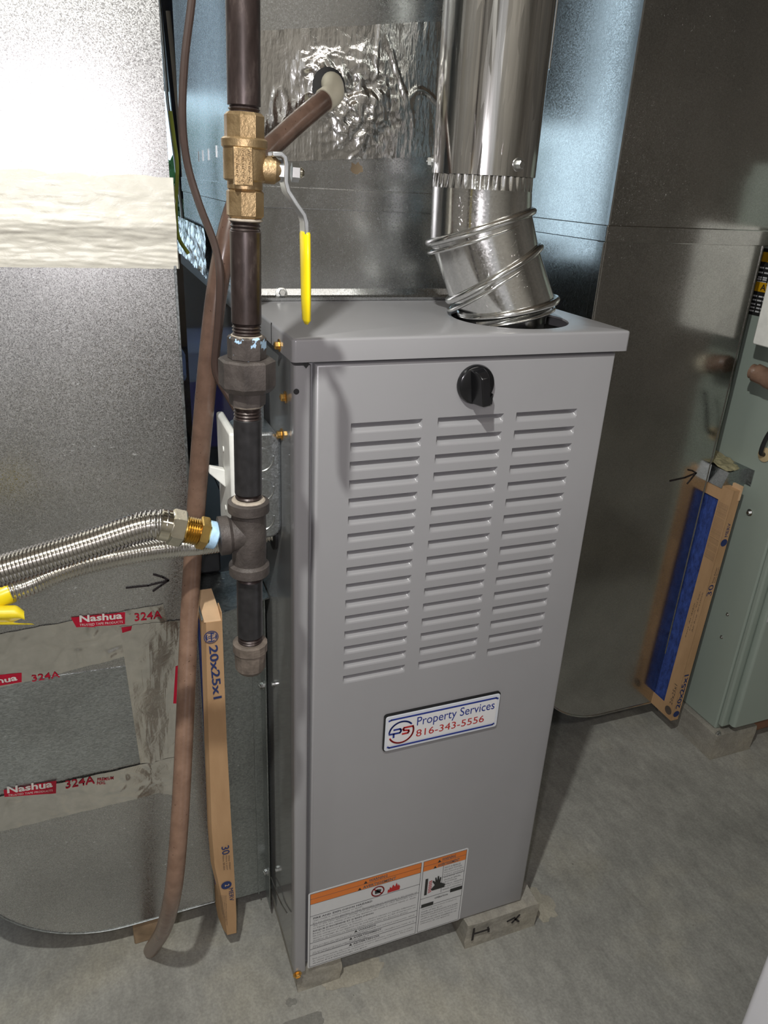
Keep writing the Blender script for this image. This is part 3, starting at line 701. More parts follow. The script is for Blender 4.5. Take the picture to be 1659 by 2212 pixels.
MB().loft([r2, r1], False, False).build('elbow_gore', M['elbow'], flu, smooth=60)
cr = lambda a: 1 + .016*math.sin(a*38) 
JT = U0 - Z*.004
mb = MB().loft([r1, ring(J1.lerp(JT, .75), .0530, .004, rr), ring(JT, .0528, 0, .0528)], False, False)
n0 = 304
zt = UB.z; zc = JT.z
mb2 = MB().loft([ring(Vector((JT.x, JT.y, zc)), .0528, 0, .0528, n0), ring(Vector((JT.x, JT.y, zc+.004)), .0522, 0, .0522, n0, lambda a: 1+.012*math.sin(a*38)), ring(Vector((JT.x, JT.y, zt)), .0512, 0, .0512, n0, lambda a: 1+.022*math.sin(a*38)), ring(Vector((JT.x, JT.y, zt+.02)), .0505, 0, .0505, n0, lambda a: 1+.022*math.sin(a*38))], False, False)
mb.build('elbow_gore', M['elbow'], flu, smooth=60)
mb2.build('crimped_end', M['elbow'], flu, smooth=70)
def bead(c, hw, dz, hv, grow, r):
    pts = ring(c, hw+grow, dz*(1+grow/hw), hv+grow, 72); mb = MB(); seg = 8; rings = []
    for i in range(72):
        p = pts[i]; o_ = (p-c).normalized(); t = (pts[(i+1) % 72]-pts[i-1]).normalized(); nn = t.cross(o_).normalized()
        rings.append([p + (o_*math.cos(2*math.pi*k/seg) + nn*math.sin(2*math.pi*k/seg))*r for k in range(seg)])
    rings.append(rings[0]); mb.loft(rings, False, False); return mb
for c, hw, dz in ((J1, .0530, .0185), (J2, .0455, .0300), (J3, .0505, .012)):
    b1 = bead(c, hw, dz, rr, .0015, .0042); b2 = bead(c - Z*.010, hw, dz*1.05, rr, .0004, .0020)
    b1.build('joint_bead', M['elbow'], flu, smooth=80); b2.build('joint_ridge', M['elbow'], flu, smooth=80)
up = Vector((JT.x, JT.y, zt))
pipe = MB().loft([ring(up, .0545, 0, .0545), ring(up + Z*(2.395-zt), .0555, 0, .0555)], False, False)
pipe.loft([ring(up, .0545, 0, .0545), ring(up, .0535, 0, .0535), ring(up+Z*.03, .0535, 0, .0535)], False, False)
pipe.build('vent_pipe', M['flue'], flu, smooth=60)
sp_ = up + VR*.0545 + VN*.010
MB().strip([sp_ + Z*.10, sp_ + Z*(2.39-zt)], VN, .010, .004).build('pipe_seam', M['flue'], flu, smooth=0, bevel=.001)
for (px, dn) in ((936, -1), (1113, .62)):
    d = (VR*dn - VN*math.sqrt(max(0, 1-dn*dn))).normalized(); screw(up + d*.0545 + Z*.011, d, M['zinc'], flu, .0042, label='zinc hex screw')

# ================================================================== left return duct
DY = 0.150
da = empty('return_duct', (-.23, .38, .05), 'large galvanized return duct with rounded foot and foil-taped patch on the left', 'duct')
DXR, DXL, DBZ, RAD = -.0855, -.395, .050, .185
out = [(DXR, DBZ), ]
arc = [(DXL+RAD - RAD*math.sin(math.radians(t)), DBZ+RAD - RAD*math.cos(math.radians(t))) for t in range(0, 91, 6)]
ol = [(DXR, DBZ)] + arc
zseam = 1.000
MB().prism(ol + [(DXL, zseam), (DXR, zseam)], 'y', DY, .62).build('elbow_boot', M['ductA'], da, smooth=30)
MB().box((DXL, DY, zseam), (DXR, .62, 2.395)).build('drop_duct', M['ductA'], da, smooth=0)
MB().tube([(x, DY-.0005, z) for x, z in [(DXR, DBZ)] + arc + [(DXL, .6)]], .0011, 6).build('rolled_edge', M['rack'], da)
MB().box((DXR-.0015, DY-.0012, DBZ), (DXR+.0015, DY+.02, zseam)).build('side_hem', M['rack'], da, smooth=0, bevel=.0005)
def seal(u, v):
    x = DXL-.002 + u*(DXR+.003-(DXL-.002)); ed = 1 if v in (0, 1) else 0
    z = .969 + v*.085 + .0035*noise.noise(Vector((x*30, v*4, 2)))*ed*(v > .5) + .0008*noise.noise(Vector((x*60, v*4, 2)))*ed
    t = min(1, v/.06)*min(1, (1-v)/.25)
    rid = .0055*math.exp(-((z-1.010)/.012)**2) + .002*math.exp(-((z-1.035)/.02)**2)
    k = abs(noise.noise(Vector((x*22 + z*40, z*190, 5))))*.0016 + noise.noise(Vector((x*70, z*260, 8)))*.0006
    return (x, DY - .0004 - t*(.0010 + k) - rid, z)
sb = MB().grid(seal, 170, 70); sb.build('sealant_band', M['mastic'], da, smooth=70)
sd = MB().grid(lambda u, v: (DXR+.0035+.0012*noise.noise(Vector((u*9, v*14, 3))), DY-.004+u*.05, .969+v*.085), 10, 20); sd.build('sealant_edge', M['mastic'], da, smooth=70)
def DP(px, py, h=0): p = at(px, py, y=DY-h); return p
# patch plate and foil tape frame
pp = [DP(-90, 1490, .0002), DP(275, 1438, .0002), DP(304, 1645, .0002), DP(-90, 1735, .0002)]
quad('patch_plate', pp, M['ductA2'], da, .0006)
def tapew(amp):
    def f(x, z):
        k = noise.noise(Vector((x*28, z*28, 2.2))); r = max(0, noise.noise(Vector((x*60, z*60, 6)))-.30)
        v = noise.voronoi(Vector((x*22, z*22, 1)))[0]
        return min(.0017, max(0, amp*(.0005*k + .0042*r + .0007*max(0, .16-(v[1]-v[0]))*5)))
    return f
tapes = [('foil2', ((-90, 1385), (352, 1304), (372, 1392), (-90, 1508)), .0010, 1.0), ('foil2', ((258, 1352), (392, 1338), (392, 1718), (312, 1708)), .0014, 1.2), ('foil2', ((-90, 1738), (392, 1630), (392, 1700), (-90, 1815)), .0018, 1.0)]
tape_obs = []
for mname, c4, base, amp in tapes:
    tape_obs.append(foil_strip('foil_tape_strip', [DP(*c) for c in c4], da, M[mname], tapew(amp), DY, base, 120, 26, .0012))
# print on the tape, following its wrinkles
def red_box(c4, k):
    mname, _, base, amp = tapes[k]; f = tapew(amp)
    foil_strip('red_print_box', [DP(*c) for c in c4], tape_obs[k], M['tapered'], f, DY, base+.0003, 30, 8, .0)
def dtext(body, p0, p1, hpx, mat, k, bold=0.0):
    mname, _, base, amp = tapes[k]; f = tapew(amp)
    a, b = DP(*p0), DP(*p1); d = (b-a); d.y = 0
    up = Vector((-d.z, 0, d.x)).normalized(); hh = (DP(p0[0], p0[1]-hpx)-a).dot(up)
    o = text(body, M[mat], tape_obs[k], a, d, up, width=d.length, height=abs(hh), bold=bold, res=2)
    for v in o.data.vertices:
        w = a + v.co; v.co.y = (DY - base - .0007 - f(w.x, w.z)) - a.y
for c4, k in ((((153, 1333), (270, 1321), (270, 1347), (165, 1354)), 0), (((-60, 1462), (47, 1452), (47, 1472), (-60, 1490)), 0), (((8, 1704), (122, 1683), (121, 1711), (10, 1719)), 2), (((379, 1438), (385, 1436), (383, 1518), (374, 1518)), 1), (((262, 1354), (285, 1351), (283, 1360), (264, 1365)), 1)): red_box(c4, k)
dtext('Nashua', (172, 1343), (264, 1335), 15, 'tapewhite', 0, .03); dtext('TRUSTED TAPE PRODUCTS', (172, 1351), (265, 1344), 5, 'tapewhite', 0)
dtext('324A', (291, 1341), (350, 1334), 17, 'tapered', 0, .008)
dtext('Nashua', (-52, 1483), (38, 1468), 13, 'tapewhite', 0, .03); dtext('324A', (70, 1471), (130, 1461), 14, 'tapered', 0, .008)
dtext('Nashua', (16, 1711), (114, 1697), 15, 'tapewhite', 2, .03); dtext('TRUSTED TAPE PRODUCTS', (18, 1717), (114, 1706), 4, 'tapewhite', 2)
dtext('324A', (142, 1701), (205, 1690), 18, 'tapered', 2, .008); dtext('PREMIUM', (210, 1685), (245, 1681), 6, 'tapered', 2, .02); dtext('FOIL', (209, 1693), (228, 1691), 6, 'tapered', 2, .02)
ribbon('marker_arrow', [[DP(273, 1270, .0008), DP(320, 1265, .0008), DP(364, 1254, .0008)], [DP(332, 1241, .0008), DP(352, 1247, .0008), DP(364, 1254, .0008), DP(348, 1265, .0008), DP(331, 1277, .0008)]], M['ink'], da, .0022)

# wooden block below the duct, next to the hose end
MB().box((-.205, .155, 0), (-.165, .25, .049)).build('wood_block', M['wood'], None, bevel=.002); tag(bpy.data.objects['wood_block'], 'small brown wooden block under the left duct by the hose end', 'block')

# ================================================================== filter rack of the front furnace
ra = empty('filter_rack', (-.03, .3, .035), 'galvanized filter rack panel bolted to the left side of the front furnace', 'filter rack')
MB().box((-.060, .155, .036), (-.0008, .60, .575)).build('rack_panel', M['rack'], ra, smooth=0, bevel=.002)
MB().box((-.006, .128, .028), (-.0042, .1548, .580)).build('rack_flange', M['rack'], ra, smooth=0, bevel=.0004)
MB().box((-.018, .1525, .036), (-.0165, .1549, .575)).build('rack_seam', M['rack'], ra, smooth=0)
MB().loft([[(-.086, .100, .578), (-.001, .118, .585), (-.001, .20, .585), (-.086, .20, .583)], [(-.086, .100, .580), (-.001, .118, .587), (-.001, .20, .587), (-.086, .20, .585)]]).build('rack_lid', M['rack'], ra, smooth=0)
MB().box((-.084, .2005, .5755), (-.001, .60, .584)).build('rack_top', M['rubber'], ra, smooth=0)
for px, py in ((570, 1480), (578, 1882)):
    screw(at(px, py, x=-.0065), (-1, -.15, 0), M['zinc'], ra, .0042, label='zinc hex bolt')
    c = at(px+17, py-2, x=-.0042); MB().lathe(c, (1, 0, 0), [(0, .0026), (.004, .0026), (.0045, .002)], 10).build('bolt_tip', M['zinc'], ra)
MB().tube(spline([at(586, 1895, x=-.003), at(595, 1920, x=-.004), at(607, 1950, x=-.003), at(621, 1974, x=-.003)], 5), .0009, 6).build('tie_wire', M['zinc'], ra)
bk = at(475, 1226, z=.588)
MB().prism(rrect(-.078, bk.y-.010, -.046, bk.y+.03, .004, 3), 'z', .5875, .622).build('black_cap', M['rubber'], None, bevel=.002); tag(bpy.data.objects['black_cap'], 'black rubber block on top of the filter rack behind the gas tee', 'rubber block')

# ================================================================== air filters
def airfilter_A():
    t = empty('air_filter', (-.075, .3, .04), 'brown cardboard 20x25x1 air filter beside the brown hose, left of the front furnace', 'air filter', None)
    yf = .092
    rows = [(1345, 430, 480), (1450, 432, 484), (1600, 437, 490), (1790, 444, 500), (1870, 451, 505), (1935, 466, 509), (1985, 474, 511), (2020, 479, 511)]
    fr, md = [], []
    for py, a, b in rows:
        A_, B_ = at(a, py, y=yf), at(b, py, y=yf); z = (A_.z+B_.z)/2
        fr.append((z, A_.x, B_.x))
    c = MB(); rings = []
    for z, a, b in fr:
        a2 = max(a, -.0845); a3 = a+.008
        rings.append([(b, yf, z), (b, .50, z), (max(a2, b-.0215), .50, z), (max(a2, b-.0215), yf+.035, z), (a3-.004, yf+.012, z), (a3, yf+.001, z)])
    c.loft(rings); c.build('cardboard_frame', M['card'], t, smooth=25)
    z1 = fr[0][0]; a, b = fr[0][1], fr[0][2]
    # open end flap at the top
    MB().loft([[(a+.006, yf+.002, z1), (b, yf+.001, z1), (b-.003, yf+.055, z1+.012), (a+.004, yf+.055, z1+.012)], [(a+.006, yf+.003, z1+.002), (b, yf+.002, z1+.002), (b-.003, yf+.055, z1+.014), (a+.004, yf+.055, z1+.014)]]).build('end_flap', M['cardlight'], t, smooth=0)
    MB().box((b-.0012, yf+.0005, z1-.002), (b+.0002, yf+.022, z1+.012)).build('side_flap', M['card'], t, smooth=0)
    # blue media on the face turned to the duct
    mr = []
    for z, a, b in fr[:6]:
        a2 = max(a, -.0845); x = max(a2, b-.0215)
        mr.append([(x-.0012, yf+.040, z-.02), (x+.002, yf+.040, z-.02), (x+.002, .47, z-.02), (x-.0012, .47, z-.02)])
    MB().loft(mr).build('blue_media', M['media'], t, smooth=0)
    h = yf-.0006
    def V(px, py): return at(px, py, y=h)
    def vt(body, p0, p1, wpx, mat='navy', bold=0.0):
        a, b = V(*p0), V(*p1); d = b-a; up = Vector((-d.z, 0, d.x)).normalized()
        w = (V(p0[0]+wpx, p0[1])-a).length
        text(body, M[mat], t, a, d, up, width=d.length, height=w, bold=bold, res=3)
    vt('20x25x1', (451, 1396), (461, 1511), 19, 'navy', .02)
    lc = V(456, 1376)
    MB().lathe(lc, (0, -1, 0), [(0, .0085), (.0003, .0085)], 28).build('logo_disc', M['navy'], t)
    ribbon('logo_ring', [[lc + Vector((0, -.0005, 0)) + X*.0072*math.cos(a*.2244) + Z*.0072*math.sin(a*.2244) for a in range(29)]], M['card'], t, .0005, th=.0001)
    for k, wd in enumerate(('TRUE', 'BLUE')):
        text(wd, M['cardlight'], t, lc + Vector((.0008-k*.0055, -.0006, .005)), -Z, X, width=.010, height=.0042, bold=.03, res=1)
    vt('30', (478, 1830), (480, 1848), 16, 'navy', .01)
    for k, s in enumerate(('Day Filter', 'Filtre a jour', 'Filtro 30 dias')): vt(s, (492-k*6, 1849), (495-k*6, 1880), 4, 'brownprint')
    c2 = V(489, 1912); MB().lathe(c2, (0, -1, 0), [(0, .0072), (.0003, .0072)], 24).build('rating_disc', M['navy'], t)
    text('2', M['cardlight'], t, c2 + Vector((-.002, -.0006, .002)), -Z, X, height=.006, bold=.02)
    vt('MERV', (494, 1920), (496, 1947), 9, 'navy', .0)
    for k in range(4): vt('Minimum efficiency reporting value filter', (486-k*4, 1935), (489-k*4+k, 2000-k*8), 2.6, 'brownprint')
    # fine print on the bevelled corner
    return t
airfilter_A()

# ================================================================== gas pipe
GY = -0.120
GA, GB = at(524.5, 0, y=GY), at(541, 1445, y=GY); GD = (GB-GA).normalized()
def gp(py):
    """point on the pipe axis at a photo row"""
    lo, hi = -1.0, 2.0
    for _ in range(50):
        m = (lo+hi)/2; P = GA.lerp(GB, m); d = P-CAM; y = 1106-F_PX*d.dot(CU)/d.dot(CF)
        if y < py: lo = m
        else: hi = m
    return GA.lerp(GB, lo)
gas = empty('gas_pipe', GB, 'dark iron gas pipe with brass shut-off valve and drip leg left of the furnace', 'gas pipe')
def thread(p0, p1, r, name, mat=None):
    L = (p1-p0).length; n = max(2, int(L/.0022)); prof = []
    for i in range(n): prof += [(L*i/n, r), (L*(i+.5)/n, r-.0011)]
    prof.append((L, r)); return MB().lathe(p0, p1-p0, prof, 26).build(name, mat or M['iron'], gas, smooth=20)
PR = .01075
def piece(name, a, b, r, mat, seg=28, chamf=.0012, rot=0.0):
    p0, p1 = gp(a), gp(b); L = (p1-p0).length
    return MB().lathe(p0, p1-p0, [(0, r-chamf), (chamf, r), (L-chamf, r), (L, r-chamf)], seg, rot, up=(0, -1, 0)).build(name, mat, gas, smooth=30)
top = GA - GD*((2.39-GA.z)/abs(GD.z))
L = (gp(228)-top).length; MB().lathe(top, GD, [(0, PR), (L, PR)], 28).build('pipe', M['iron'], gas)
thread(gp(226), gp(246), PR*.97, 'pipe_thread')
vv = piece('valve_body', 243, 305, .0133, M['brass'], 8, .002, math.pi/8); vv['label'] = 'bronze ball valve body'
def vpart(name, a, b, r, seg, rot=0.0, ch=.0012):
    p0, p1 = gp(a), gp(b); L = (p1-p0).length
    return MB().lathe(p0, p1-p0, [(0, r-ch), (ch, r), (L-ch, r), (L, r-ch)], seg, rot, up=(0, -1, 0)).build(name, M['brass'], vv, smooth=30)
vpart('valve_collar', 298, 322, .0152, 28); vpart('valve_barrel', 318, 392, .0142, 28); vpart('valve_barrel', 388, 412, .0118, 28); vpart('valve_hex', 408, 472, .0128, 8, math.pi/8, .002)
# cast plate with worn raised lettering
pc = gp(355) + Vector((-.004, -.0140, 0))
MB().box((pc.x-.006, pc.y-.0012, pc.z-.013), (pc.x+.0065, pc.y+.004, pc.z+.010)).build('cast_plate', M['brass'], vv, smooth=0, bevel=.0006)
pm = MB()
for r_ in range(3):
    for k in range(8):
        if random.random() < .15: continue
        x0 = pc.x-.0045+r_*.0040; z0 = pc.z+.008-k*.0026
        pm.box((x0, pc.y-.0017, z0-.0018), (x0+.0007, pc.y-.0010, z0)); pm.box((x0, pc.y-.0017, z0-.0004), (x0+.0024*random.uniform(.6, 1), pc.y-.0010, z0)); 
        if random.random() < .6: pm.box((x0, pc.y-.0017, z0-.0018), (x0+.002, pc.y-.0010, z0-.0014))
pm.build('cast_relief', M['brass'], vv, smooth=0)
# stem, nut, lever
st0 = gp(362); sd_ = Vector((1, -.10, -.04)).normalized()
MB().lathe(st0, sd_, [(0, .0088), (.020, .0088), (.0215, .0075), (.024, .006)], 20).build('valve_stem', M['brass'], vv)
MB().lathe(st0 + sd_*.0225, sd_, [(0, .0070), (.006, .0070)], 6).build('packing_nut', M['steel'], vv, smooth=20)
MB().lathe(st0 + sd_*.0315, sd_, [(0, .0062), (.005, .0062), (.0055, .005)], 6).build('lever_nut', M['zinc'], vv, smooth=20)
MB().lathe(st0 + sd_*.036, sd_, [(0, .0036), (.0025, .0036), (.004, .0025)], 14).build('stem_end', M['nickel'], vv)
ly = GY-.003
lp = [at(584, 333, y=ly), at(603, 333, y=ly), at(611, 340, y=ly), at(614, 355, y=ly), at(613, 392, y=ly), at(618, 412, y=ly), at(636, 440, y=ly), at(652, 463, y=ly), at(657, 480, y=ly), at(658, 520, y=ly)]
MB().strip(lp, (0, 1, 0), .015, .0030).build('lever', M['steel'], vv, smooth=40, bevel=.0006)
gpath = [at(659, 500, y=ly), at(659, 505, y=ly), at(660, 560, y=ly), at(661, 640, y=ly), at(662, 690, y=ly), at(662, 700, y=ly)]
gm = MB(); rings = []
for p, s in zip(gpath, (.85, 1, 1, .95, .85, .35)):
    rings.append([p + X*.0033*s*math.cos(2*math.pi*k/20) + Y*.0088*s*math.sin(2*math.pi*k/20) for k in range(20)])
gm.loft(rings).build('lever_grip', M['yellow'], vv, smooth=60)
gc = at(667, 520, y=ly-.0060)
ribbon('grip_print', [[gc + Z*-(k*.0045), gc + Z*-(k*.0045+.003)] for k in range(11)], M['brownprint'], vv, .0016, n=(.55, -.83, 0), th=.0004)
# nipple, union, nipple, tee, nipple, cap
thread(gp(470), gp(497), PR*.98, 'pipe_thread'); piece('nipple', 496, 700, PR, M['iron']); thread(gp(699), gp(727), PR*.98, 'pipe_thread')
piece('sealant_ring', 472, 478, PR*1.12, M['putty'], 20)
un_ = piece('union', 724, 776, .0142, M['cast_blue'], 8, .0015, .25); un_['label'] = 'dark iron union with blue sealant spots'
MB().lathe(gp(773), GD, [(0, .0195), (.0015, .0212), ((gp(842)-gp(773)).length-.004, .0212), ((gp(842)-gp(773)).length, .0185)], 8, .3, up=(0, -1, 0)).build('union_nut', M['cast'], un_, smooth=25)
MB().lathe(gp(840), GD, [(0, .0142), ((gp(872)-gp(840)).length, .0135)], 8, .25, up=(0, -1, 0)).build('union_tail', M['cast'], un_, smooth=25)
piece('sealant_ring', 723, 728, PR*1.15, M['putty'], 20); piece('sealant_ring', 870, 877, PR*1.14, M['putty'], 20)
thread(gp(874), gp(902), PR*.98, 'pipe_thread'); piece('nipple', 901, 1066, PR, M['iron_black']); thread(gp(1065), gp(1086), PR*.98, 'pipe_thread')
tee = MB()
t0 = gp(1080); tl_ = (gp(1238)-t0).length
tee.lathe(t0, GD, [(0, .0150), (.001, .0166), (.009, .0166), (.011, .0138), (tl_*.5, .0142), (tl_-.011, .0138), (tl_-.009, .0166), (tl_-.001, .0166), (tl_, .0145)], 30)
tc = gp(1150); bd = Vector((-1, .02, -.02)).normalized()
tee.lathe(tc, bd, [(0, .0135), (.014, .0135), (.0165, .0158), (.024, .0160), (.0245, .0140)], 26)
te = tee.build('tee', M['cast'], gas, smooth=35)
piece('sealant_ring', 1076, 1083, PR*1.25, M['putty'], 20)
thread(gp(1236), gp(1250), PR*.98, 'pipe_thread'); piece('nipple', 1249, 1372, PR, M['iron_black']); thread(gp(1371), gp(1396), PR*.98, 'pipe_thread')
cl = (gp(1447)-gp(1384)).length
MB().lathe(gp(1384), GD, [(0, .0125), (.001, .0150), (.009, .0150), (.010, .0140), (cl-.004, .0132), (cl, .0105)], 16, up=(0, -1, 0)).build('pipe_cap', M['cast_tan'], gas, smooth=20)

# ================================================================== gas connector hoses
def corr(path, r, pitch_, seg=20, dr=.0017):
    P = resample(spline(path, 14), pitch_/6); rad = [r + dr*(math.cos(2*math.pi*i/6)*.5 - .5) for i in range(len(P))]
    return MB().tube(P, rad, seg)
gcn = empty('gas_connector', tc + bd*.06, 'thick stainless corrugated gas connector screwed into the iron tee', 'gas hose')

b0 = tc + bd*.0245
a_end = at(352, 1134, y=GY+.001); ax = (a_end-b0).normalized()
def gl(pxa, pxb): 
    f = lambda px: b0 + ax*((at(px, 1140, y=GY)-b0).dot(ax))
    return f(pxa), f(pxb)
def fit(name, pa, pb, r, mat, seg=26, ch=.001, par=gcn):
    p0, p1 = gl(pa, pb); L = (p1-p0).length
    return MB().lathe(p0, p1-p0, [(0, r-ch), (ch, r), (L-ch, r), (L, r-ch)], seg, .35, up=(0, 0, 1)).build(name, mat, par, smooth=25)
fit('sealant', 474, 452, .0112, M['dope'], 20)
fit('brass_hex', 453, 432, .0132, M['brass2'], 6)
p0, p1 = gl(433, 396); Lg = (p1-p0).length; prof = []
for i in range(7): prof += [(Lg*i/7, .0098), (Lg*(i+.5)/7, .0110)]
MB().lathe(p0, p1-p0, prof+[(Lg, .0100)], 26).build('brass_thread', M['brass2'], gcn, smooth=20)
fit('flare_nut', 400, 366, .0146, M['nickel'], 6, .0016); fit('nut_sleeve', 367, 341, .0124, M['nickel'], 28, .0008)
hp_ = [gl(400, 372)[1], gl(400, 345)[1], at(300, 1140, y=GY+.004), at(200, 1173, y=GY+.008), at(100, 1204, y=GY+.012), at(0, 1234, y=GY+.016), at(-110, 1270, y=GY+.02)]
corr(hp_, .0122, .0030, dr=.0016).build('corrugated_hose', M['ssflex'], gcn, smooth=70)
g2 = empty('gas_connector', at(200, 1215, y=.02), 'thinner stainless corrugated gas connector with yellow cuff, below the thick one', 'gas hose')
h2 = [at(-60, 1310, y=.0), at(12, 1280, y=.005), at(60, 1265, y=.01), at(120, 1239, y=.02), at(200, 1214, y=.03), at(300, 1193, y=.045), at(380, 1182, y=.06), at(440, 1177, y=.075), Vector((-.035, .085, at(470, 1172, y=.085).z)), Vector((-.004, .088, at(470, 1172, y=.085).z+.004))]
corr(h2, .0108, .0033, dr=.0016).build('corrugated_hose', M['ssflex'], g2, smooth=70)
cpt = spline([at(-60, 1310, y=.0), at(12, 1280, y=.005), at(17, 1278, y=.006)], 4)
MB().tube(cpt, [.0118]*len(cpt), 22).build('yellow_cuff', M['yellow'], g2, smooth=50)
e_ = h2[-1]; MB().lathe(e_ + Vector((.0038, 0, -.004)), (-1, 0, 0), [(0, .017), (.003, .017), (.004, .012)], 20).build('inlet_grommet', M['rubber'], g2)
# yellow warning tag hanging from the hose
tg = empty('warning_tag', at(10, 1330, y=-.005), 'curled yellow plastic tag below the corrugated hoses at the left edge', 'tag')
def tagc(u, v):
    a = at(-80+u*133, 1324 - u*3 + (6 if u > .9 else 0)*(u-.9)*10, y=-.012); ang = v*2.6-.5
    r = .0068*(1 - max(0, u-.85)*2.2)
    return (a.x, a.y + r*(1-math.cos(ang)) - .004, a.z + r*math.sin(ang)*.9 - .002)
MB().grid(tagc, 26, 14).build('tag_roll', M['yellow_dim'], tg, smooth=60)
def tagt(u, v):
    p = at(-80+u*(133+22*v) if True else 0, 1334+v*16-u*1, y=-.008-.002*v); w = .002*math.sin(v*3)
    if u > .7: p = p + Vector((-(u-.7)*.05*max(0, 1-abs(v-.35)*3), 0, 0))
    return (p.x, p.y - w, p.z)
MB().grid(tagt, 20, 8).build('tag_tail', M['yellow_dim'], tg, smooth=60)

# ================================================================== drain hose, cable and wires
dh = empty('drain_hose', at(330, 2060, z=.01), 'long brown vinyl drain hose running from the foil patch down to the floor', 'hose')
el = E0
HR_ = .0104
def hd(px, py, y): return at(px, py, y=y)
path = [hd(712, 208, .196), hd(672, 240, .180), hd(620, 285, .160), hd(560, 345, .130), hd(516, 430, .105), hd(489, 520, .095), hd(470, 620, .092), hd(456, 730, .092), hd(443, 860, .097), hd(431, 1000, .105), hd(418, 1180, .115), hd(408, 1350, .095), hd(401, 1520, .060), hd(393, 1690, .025), hd(384, 1830, .0), hd(373, 1930, -.004), hd(354, 2005, .045), at(326, 2052, z=.012)]
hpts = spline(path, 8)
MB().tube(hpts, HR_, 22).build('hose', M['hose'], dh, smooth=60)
d0 = (hpts[1]-hpts[0]).normalized()
MB().tube(spline([E0 + Vector((-.002, .004, .006)), E0 + Vector((-.001, -.012, .005)), hpts[0] - d0*.006, hpts[0] + d0*.010], 6), .0118, 20).build('elbow_fitting', M['cream'], dh, smooth=60)
tw = MB().tube(spline([at(418, -40, y=.13), at(412, 20, y=.125), at(399, 130, y=.12), at(394, 250, y=.115), at(404, 350, y=.11), at(430, 440, y=.10), at(464, 530, y=.080), at(475, 600, y=.068), at(471, 700, y=.07), at(464, 790, y=.075), at(476, 826, y=.075), at(492, 853, y=.073), at(510, 884, y=.07)], 8), .0037, 10).build('control_cable', M['wire_brown'])
tag(tw, 'thin brown control cable hanging in front of the plenum side beside the hose', 'cable')
yw = MB().tube(spline([at(368, 240, y=.55), at(376, 300, y=.55), at(383, 360, y=.55), at(380, 450, y=.55), at(385, 510, y=.55), at(407, 548, y=.55)], 8), .0028, 8).build('wire', M['wire_yg'])
tag(yw, 'thin yellow-green wire in the gap beside the left duct', 'wire')
lp_ = at(376, 300, y=.86)
ls = empty('line_set', (lp_.x, .86, .93), 'narrow dark strip with tan sheath standing in the gap behind the left duct', 'strip')
pq = [at(317, -300, y=.86), at(362, -300, y=.86), at(404, 430, y=.86), at(391, 430, y=.86)]
MB().loft([pq, [p + Vector((0, .02, 0)) for p in pq]]).build('dark_strip', M['navy_pipe'], ls, smooth=0, bevel=.002)
MB().tube([at(363, 24, y=.84), at(372, 110, y=.84), at(386, 250, y=.84), at(397, 380, y=.84), at(402, 440, y=.84), at(407, 548, y=.84)], .0040, 10).build('tan_sheath', M['tan'], ls, smooth=60)
MB().tube([at(317, -300, y=.855), at(344, 0, y=.855), at(362, 220, y=.855), at(391, 440, y=.855), at(401, 540, y=.855)], .0030, 8).build('small_tube', M['zinc'], ls, smooth=60)
# storage tote standing near the back wall
ct = empty('storage_crate', (-.18, 1.52, 0), 'dark plastic crate on the floor behind the left duct', 'crate')
MB().prism(rrect(-.40, 1.36, .06, 1.70, .02, 4), 'z', 0.001, .335).build('crate_body', M['rubber'], ct, smooth=40)
MB().prism(rrect(-.41, 1.35, .07, 1.71, .02, 4), 'z', .335, .350).build('crate_rim', M['rubber'], ct, smooth=40)
def glowplastic(name, col):
    m, nt, b = newmat(name); b.inputs['Base Color'].default_value = (*col, 1); b.inputs['Roughness'].default_value = .35
    t = nt.nodes.new('ShaderNodeBsdfTranslucent'); n = noise_n(nt, coords(nt), 6, 2)
    nt.links.new(ramp(nt, n, [(0.3, tuple(c*.8 for c in col)), (0.7, col)]), t.inputs[0])
    mx = nt.nodes.new('ShaderNodeMixShader'); mx.inputs[0].default_value = .6; out = nt.nodes['Material Output']
    nt.links.new(b.outputs[0], mx.inputs[1]); nt.links.new(t.outputs[0], mx.inputs[2]); nt.links.new(mx.outputs[0], out.inputs[0]); return m
M['purple'] = glowplastic('purple_translucent_plastic', (0.22, 0.14, 0.85)); M['lid'] = glowplastic('pale_translucent_plastic', (0.75, 0.82, 0.95))
tt = empty('storage_tote', (-.18, 1.52, .35), 'purple plastic tote with pale lid standing on the dark crate', 'tote')
MB().prism(rrect(-.40, 1.37, .04, 1.69, .03, 4), 'z', .3505, .54).build('tote_body', M['purple'], tt, smooth=40)
MB().prism(rrect(-.42, 1.35, .06, 1.71, .03, 4), 'z', .54, .62).build('tote_lid', M['lid'], tt, smooth=40, bevel=.01)

